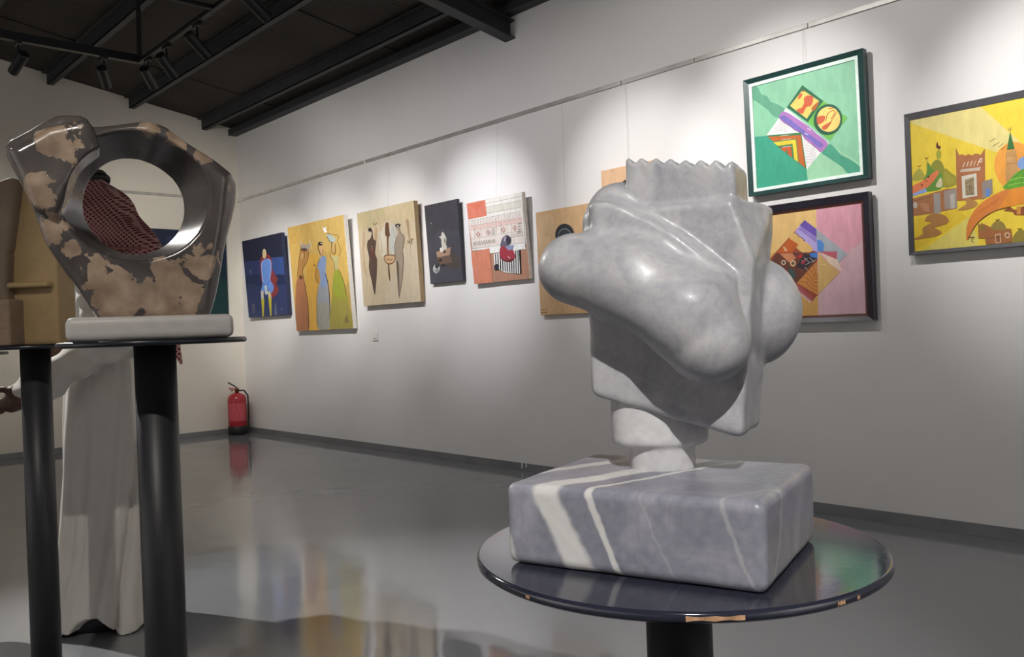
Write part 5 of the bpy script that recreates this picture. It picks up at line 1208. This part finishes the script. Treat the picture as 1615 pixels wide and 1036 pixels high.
def neck(p):
    x, y, z = p[..., 0] + 0.011, p[..., 1] - 0.022, p[..., 2]
    up_ = smax((np.sqrt((x / 0.060) ** 2 + (y / 0.046) ** 2) - 1) * 0.046, np.maximum(z - 0.20, 0.121 - z), 0.010)
    lo_ = np.maximum(np.sqrt((x - 0.002) ** 2 + y ** 2) - 0.0405, np.maximum(z - 0.14, 0.088 - z))
    return smin(up_, lo_, 0.004)
nets('neck', neck, (-0.09, -0.07, 0.08), (0.07, 0.07, 0.21), 0.003, 'neck_marble', r)
def blk(p):
    d = s_box(p, (0, 0, 0.047), (0.149, 0.121, 0.0465), 0.011)
    return d + 0.0003 * np.sin(p[..., 0] * 60) * np.sin(p[..., 1] * 70 + p[..., 2] * 50) + 0.0002 * np.sin(p[..., 0] * 260 + 2) * np.sin(p[..., 1] * 300) * np.sin(p[..., 2] * 280)
b = nets('base_block', blk, (-0.16, -0.13, -0.004), (0.16, 0.13, 0.10), 0.003, 'block_marble', r)
b.location = (-0.017, -0.026, 0); b.rotation_euler = (0, 0, math.radians(-30.6))

# ------------------------------------------------------------------ ring sculpture
RINGROT = math.radians(23)
r = empty('stone_ring_sculpture', C2, -YAW + RINGROT); tag(r, 'polished dark stone ring sculpture with beige patches on a white slab', 'sculpture')
OUT = [(-.2706,.3805),(-.262,.392),(-.2008,.4267),(-.17,.441),(-.1294,.4471),(-.115,.442),(-.107,.4283),(-.052,.436),(.0051,.4395),(.037,.430),(.1121,.3816),(.168,.341),(.1818,.325),(.178,.288),(.160,.225),(.1417,.1468),(.122,.085),(.108,.040),(-.108,.040),(-.135,.085),(-.1669,.1327),(-.205,.20),(-.2262,.2633),(-.252,.325),(-.268,.36)]
LIMB = [(-.272,.381),(-.2,.429),(-.129,.449),(-.112,.442),(-.100,.40),(-.092,.352),(-.125,.335),(-.165,.30),(-.19,.25),(-.232,.27)]
def ext(d2, y, y0, y1, rr):
    a_ = d2 + rr; b_ = np.abs(y - (y0 + y1) / 2) - (y1 - y0) / 2 + rr
    return np.minimum(np.maximum(a_, b_), 0) + np.sqrt(np.maximum(a_, 0) ** 2 + np.maximum(b_, 0) ** 2) - rr
def ringf(p):
    x, y, z = p[..., 0] / np.where(p[..., 0] > 0, 0.935, 0.892), p[..., 1], p[..., 2]
    wob = 0.004 * np.sin(x * 31 + 1) * np.sin(z * 27 + y * 20)
    d2 = s_poly(x, z / 0.975, OUT)
    d = ext(d2, y, -0.062 - 0.0, 0.062, 0.022) + wob
    t = np.clip((y + 0.062) / 0.124, -0.3, 1.3); tt = t ** 0.8 if False else t
    rx = 0.149 + (0.104 - 0.149) * tt; rz = 0.127 + (0.098 - 0.127) * tt; xc = -0.028 - 0.006 * tt; zc = 0.281 - 0.004 * tt
    k = np.sqrt(((x - xc) / rx) ** 2 + ((z - zc) / rz) ** 2)
    hole = (k - 1) * np.minimum(rx, rz)
    d = smax(d, -hole, 0.006)
    l = ext(s_poly(x / 0.955, z / 0.935, LIMB), y, -0.092 + 0.10 * np.clip(0.30 - z, 0, 0.1), 0.0, 0.020) + wob
    kb = np.sqrt(((x + 0.040) / 0.118) ** 2 + ((z - 0.272) / 0.105) ** 2)
    l = smax(l, -(kb - 1) * 0.105, 0.006)
    d = smin(d, l, 0.006)
    # slanted facet that gives the right edge its sharp fin
    d = smax(d, (x * 0.86 - y * 0.51 - 0.168 + (0.33 - z) * 0.17), 0.006)
    return d
nets('ring', ringf, (-0.30, -0.11, 0.03), (0.21, 0.08, 0.47), 0.0034, 'ring_stone', r)
def slab(p): return s_box(p, (-0.003, 0, 0.0235), (0.151, 0.075, 0.0235), 0.013)
nets('base_slab', slab, (-0.19, -0.10, -0.004), (0.17, 0.10, 0.055), 0.004, 'white_slab', r)

# ------------------------------------------------------------------ arched sculpture
r = empty('arched_sculpture', C3, -YAW); tag(r, 'arched stone sculpture, coloured tan on its lit side and brown on its shaded front, cut by the left edge, behind the ring', 'sculpture')
def arch2(x, z):
    xr = x - 0.015; rx = np.where(xr < 0, 0.185, 0.076); low = np.maximum(np.abs(xr) - rx, np.maximum(z - 0.27, -z)); k = np.sqrt((xr / rx) ** 2 + ((z - 0.27) / 0.21) ** 2)
    return np.minimum(low, np.maximum((k - 1) * 0.14, 0.26 - z))
nets('arched_back', lambda p: ext(arch2(p[..., 0], p[..., 2]), p[..., 1], -0.035, 0.065, 0.008), (-0.19, -0.05, -0.004), (0.13, 0.08, 0.50), 0.005, 'arch_lit', r)
nets('front_column', lambda p: smax(ext(arch2(p[..., 0], p[..., 2]), p[..., 1], -0.075, 0.0, 0.012), (p[..., 0] + 0.014 + 0.02 * np.sin(p[..., 2] * 9)) * 0.9, 0.02), (-0.19, -0.09, -0.004), (0.03, 0.02, 0.50), 0.005, 'arch_shaded', r)
nets('ledge', lambda p: s_box(p, (0.020, -0.045, 0.172), (0.060, 0.022, 0.0085), 0.006), (-0.05, -0.075, 0.155), (0.10, -0.015, 0.19), 0.004, 'arch_lit', r)
def pl(p):
    d = s_box(p, (-0.083, -0.065, 0.066), (0.074, 0.04, 0.0655), 0.005)
    for za, zb_ in ((0.125, 0.122), (0.048, 0.046)): d = smax(d, -s_cap(p, (-0.14, -0.106, za), (-0.02, -0.106, zb_), 0.003, 0.003), 0.002)
    return d
nets('front_block', pl, (-0.17, -0.12, -0.004), (0.0, -0.01, 0.14), 0.003, 'arch_block', r)

# ------------------------------------------------------------------ the standing person
PF = Vector((1.043, 3.5547, 0))
r = empty('person', PF, -YAW); tag(r, 'standing person in long white robe and red checked headscarf, behind the ring sculpture', 'person')
ELB, CUF, HAND = (0.165,-0.20,1.125), (-0.158,-0.24,0.934), (-0.172,-0.25,0.898)
def body(p):
    d = s_chain(p, [(0.13, 0, 0.98, .12), (0.13, 0, 1.2, .125), (0.12, 0, 1.36, .12), (0.075, 0, 1.46, .06), (0.035, 0, 1.54, .055)], 0.03)
    hd = smin(s_ell(p, (0.005, 0, 1.645), (0.098, 0.078, 0.100)), s_ell(p, (-0.035, 0, 1.59), (0.062, 0.058, 0.085)), 0.03)
    hd = smin(hd, s_cap(p, (-0.088, 0, 1.635), (-0.118, 0, 1.595), 0.010, 0.016), 0.012)          # nose
    hd = smin(hd, s_cap(p, (-0.095, -0.02, 1.562), (-0.095, 0.02, 1.562), 0.011, 0.011), 0.01)      # lips
    hd = smin(hd, s_ell(p, (-0.078, 0, 1.525), (0.026, 0.030, 0.022)), 0.015)                        # chin
    hd = smin(hd, s_cap(p, (-0.088, -0.05, 1.665), (-0.088, 0.05, 1.665), 0.012, 0.012), 0.012)     # brow
    for sy in (-1, 1):
        hd = smax(hd, -s_ell(p, (-0.100, sy * 0.033, 1.640), (0.014, 0.018, 0.011)), 0.008)
        hd = np.minimum(hd, s_ell(p, (-0.082, sy * 0.033, 1.640), (0.012, 0.013, 0.012)))
        hd = smin(hd, s_ell(p, (0.015, sy * 0.080, 1.620), (0.018, 0.010, 0.032)), 0.006)
    d = smin(d, hd, 0.03)
    # legs and feet
    for sy in (-1, 1):
        d = smin(d, s_chain(p, [(0.13, sy * 0.06, 0.95, .072), (0.10, sy * 0.07, 0.52, .055), (0.07, sy * 0.08, 0.10, .038)], 0.02), 0.03)
        d = smin(d, s_cap(p, (0.07, sy * 0.09, 0.055), (-0.09, sy * 0.10, 0.045), 0.034, 0.026), 0.02)
    # near arm with hand reaching to the left
    d = smin(d, s_chain(p, [(0.13, -0.15, 1.36, .058), (*ELB, .042), (-0.065, -0.234, 0.965, .036), (*CUF, .027)], 0.02), 0.03)
    hx, hy, hz = HAND
    palm = s_ell(rotz(p, 0.0), (hx, hy, hz - 0.004), (0.040, 0.021, 0.034)); d = smin(d, s_cap(p, CUF, (hx + 0.03, hy, hz), .026, .026), 0.02); d = smin(d, palm, 0.015)
    for i, (l, dz) in enumerate(((0.070, 0.008), (0.078, -0.006), (0.072, -0.020), (0.056, -0.032))):
        f0 = (hx - 0.035, hy, hz + dz); f1 = (hx - 0.035 - l * 0.5, hy - 0.004, hz + dz * 1.1 - 0.004); f2 = (hx - 0.035 - l * 0.95, hy + 0.006, hz + dz * 1.1 - 0.016)
        d = smin(d, s_chain(p, [(*f0, .0095), (*f1, .009), (*f2, .0075)], 0.004), 0.005)
    d = smin(d, s_chain(p, [(hx + 0.02, hy - 0.01, hz + 0.030, .014), (hx - 0.018, hy - 0.015, hz + 0.050, .011), (hx - 0.062, hy - 0.015, hz + 0.040, .009)], 0.004), 0.008)
    # far arm, fist raised in front of the chest
    d = smin(d, s_chain(p, [(0.13, 0.15, 1.36, .058), (0.03, 0.21, 1.08, .042), (-0.13, 0.14, 1.042, .028)], 0.02), 0.03)
    fx, fy, fz = FIST = (-0.180, 0.12, 1.085)
    d = smin(d, s_cap(p, (-0.13, 0.14, 1.042), (fx, fy, fz), .027, .026), 0.02)
    for i in range(4):
        zz = fz + 0.026 - i * 0.018; a0 = (fx - 0.012, fy - 0.02, zz); a1 = (fx - 0.050, fy - 0.018, zz + 0.002); a2 = (fx - 0.052, fy + 0.014, zz); a3 = (fx - 0.022, fy + 0.022, zz)
        d = smin(d, s_chain(p, [(*a0, .011), (*a1, .010), (*a2, .0095), (*a3, .009)], 0.004), 0.004)
    d = smin(d, s_chain(p, [(fx + 0.005, fy - 0.025, fz + 0.02, .013), (fx - 0.025, fy - 0.036, fz + 0.034, .011), (fx - 0.045, fy - 0.03, fz + 0.022, .010)], 0.004), 0.006)
    return d
nets('body', body, (-0.52, -0.34, 0.0), (0.28, 0.28, 1.77), 0.0065, 'skin', r)
PR = np.array([(0.012, .010, .215, .195), (.10, .02, .198, .182), (.3, .055, .18, .165), (.6, .085, .19, .155), (.86, .11, .205, .155), (1.05, .118, .2, .16), (1.25, .125, .165, .205), (1.36, .125, .13, .20), (1.43, .115, .095, .15), (1.485, .095, .062, .065)])
def robe(p):
    x, y, z = p[..., 0], p[..., 1], p[..., 2]
    xc = np.interp(z, PR[:, 0], PR[:, 1]); ra = np.interp(z, PR[:, 0], PR[:, 2]); rb = np.interp(z, PR[:, 0], PR[:, 3])
    th = np.arctan2((y) / rb, (x - xc) / ra); lowf = np.clip(1.15 - z, 0, 1)
    fold = 1 + lowf * (0.06 * np.sin(5 * th + 0.8 + 0.6 * z) + 0.10 * np.abs(np.sin(5.5 * th + 2.1 - 0.6 * z)) + 0.022 * np.sin(16 * th + 2 * z)) + 0.012 * np.sin(6 * th + 14 * z)
    for t0, wd, am in ((-1.30, .05, .12), (-1.85, .04, .09), (-2.25, .04, .08), (-0.95, .05, .10), (-1.55, .10, -.03), (1.4, .05, .06)):
        fold = fold - am * np.exp(-((th - t0 - 0.08 * np.sin(2.2 * z)) / wd) ** 2) * np.clip(1.25 - z, 0, 0.8)
    k = np.sqrt(((x - xc) / ra) ** 2 + (y / rb) ** 2)
    d = (k / fold - 1) * np.minimum(ra, rb) * 0.9
    d = np.maximum(d, np.maximum(z - 1.485, 0.012 + 0.010 * np.sin(3 * th + 1.0) - z))
    # sleeves
    fld = 0.006 * np.sin(60 * x + 25 * z) + 0.004 * np.sin(95 * z - 30 * x)
    near = s_chain(p, [(0.125, -0.15, 1.35, .092), (ELB[0], ELB[1], ELB[2], .080), (0.035, -0.22, 1.026, .060), (-0.065, -0.234, 0.950, .056), (CUF[0], CUF[1], CUF[2], .040)], 0.03)
    ax = np.array(CUF) - np.array(ELB); ax = ax / np.linalg.norm(ax)
    near = np.maximum(near + fld, (p - np.array(CUF)) @ ax - 0.0)
    far = s_chain(p, [(0.125, 0.15, 1.35, .092), (0.03, 0.21, 1.08, .078), (-0.07, 0.16, 1.045, .055)], 0.03)
    ax2 = np.array((-0.1, -0.05, -0.035)); ax2 = ax2 / np.linalg.norm(ax2); far = np.maximum(far + fld, (p - np.array((-0.085, 0.15, 1.045))) @ ax2)
    d = smin(d, smin(near, far, 0.02), 0.025)
    d = smax(d, -s_ell(p, (0.055, -0.20, -0.01), (0.085, 0.13, 0.085)), 0.01)
    return d
ro = nets('robe', robe, (-0.40, -0.38, -0.02), (0.36, 0.32, 1.52), 0.0075, 'robe', r)
def scarf(p):
    d = s_chain(p, [(0.0, 0, 1.650, .112), (0.06, 0, 1.585, .118), (0.15, 0, 1.455, .128), (0.17, 0, 1.36, .12)], 0.04)
    d = smin(d, s_ell(p, (0.12, 0, 1.42), (0.135, 0.215, 0.075)), 0.05)
    x, y, z = p[..., 0], p[..., 1], p[..., 2]
    d = d + 0.006 * np.sin(38 * z + 22 * x + 9 * y) + 0.004 * np.sin(60 * y + 20 * x)
    face = s_ell(p, (-0.13, 0, 1.585), (0.105, 0.072, 0.115)); d = smax(d, -face, 0.015)
    return d
nets('headscarf', scarf, (-0.15, -0.26, 1.22), (0.34, 0.26, 1.80), 0.0065, 'scarf', r)
def tail(p):
    x, y, z = p[..., 0], p[..., 1], p[..., 2]
    e = s_chain(p, [(0.24, -0.02, 1.45, .035), (0.292, -0.03, 1.25, .030), (0.332, -0.03, 1.08, .030)], 0.02)
    tip = s_chain(p, [(0.335, -0.03, 1.10, .030), (0.366, -0.03, 1.012, .006)], 0.01)
    return smin(e, tip, 0.01) + 0.004 * np.sin(50 * y + 20 * z)
nets('scarf_tail', tail, (0.18, -0.09, 0.99), (0.39, 0.03, 1.50), 0.006, 'scarf', r)
bm = bmesh.new(); pts = [(0.150 + 0.12 * math.cos(t), -0.19 * math.sin(t) - 0.02, 1.492 - 0.02 * math.cos(t) - 0.035 * abs(math.sin(t))) for t in [math.radians(-20 + i * 14) for i in range(11)]]
tube(bm, pts, 0.006, 6); bm_obj('scarf_hem', bm, 'scarf_border', r, True)
bm = bmesh.new()
for dz, rr in ((0.0, 0.090), (0.020, 0.084)):
    n_, k_ = 40, 8; ringv = []
    for i in range(n_):
        t = 2 * math.pi * i / n_; ringv.append([bm.verts.new((rr * 1.12 * math.cos(t) + 0.0125 * math.cos(2*math.pi*j/k_) * math.cos(t), rr * math.sin(t) + 0.0125 * math.cos(2*math.pi*j/k_) * math.sin(t), dz + 0.0125 * math.sin(2*math.pi*j/k_))) for j in range(k_)])
    for i in range(n_):
        for j in range(k_): bm.faces.new((ringv[i][j], ringv[(i+1) % n_][j], ringv[(i+1) % n_][(j+1) % k_], ringv[i][(j+1) % k_]))
o = bm_obj('head_cord', bm, 'cord_black', r, True); o.location = (-0.012, 0, 1.715); o.rotation_euler = (0, math.radians(-24), 0)
for sy in (-1, 1):
    nets('shoe', lambda p: smax(smin(s_ell(p, (-0.045, sy * 0.10, 0.036), (0.105, 0.044, 0.042)), s_ell(p, (0.05, sy * 0.092, 0.042), (0.06, 0.042, 0.05)), 0.02), 0.003 - p[..., 2], 0.004), (-0.17, sy * 0.10 - 0.06, -0.006), (0.13, sy * 0.10 + 0.06, 0.10), 0.006, 'shoe_dark', r)
def corner(p): return s_box(rotz(p, 0.4, ((-0.027,-0.12,1.32)[0], (-0.027,-0.12,1.32)[1])), (0, 0, (-0.027,-0.12,1.32)[2]), (0.032, 0.012, 0.026), 0.008) + 0.003 * np.sin(p[..., 2] * 90 + p[..., 0] * 60)
nets('sash_end', corner, tuple(np.array((-0.027,-0.12,1.32)) - 0.06), tuple(np.array((-0.027,-0.12,1.32)) + 0.06), 0.004, 'patterned', r)
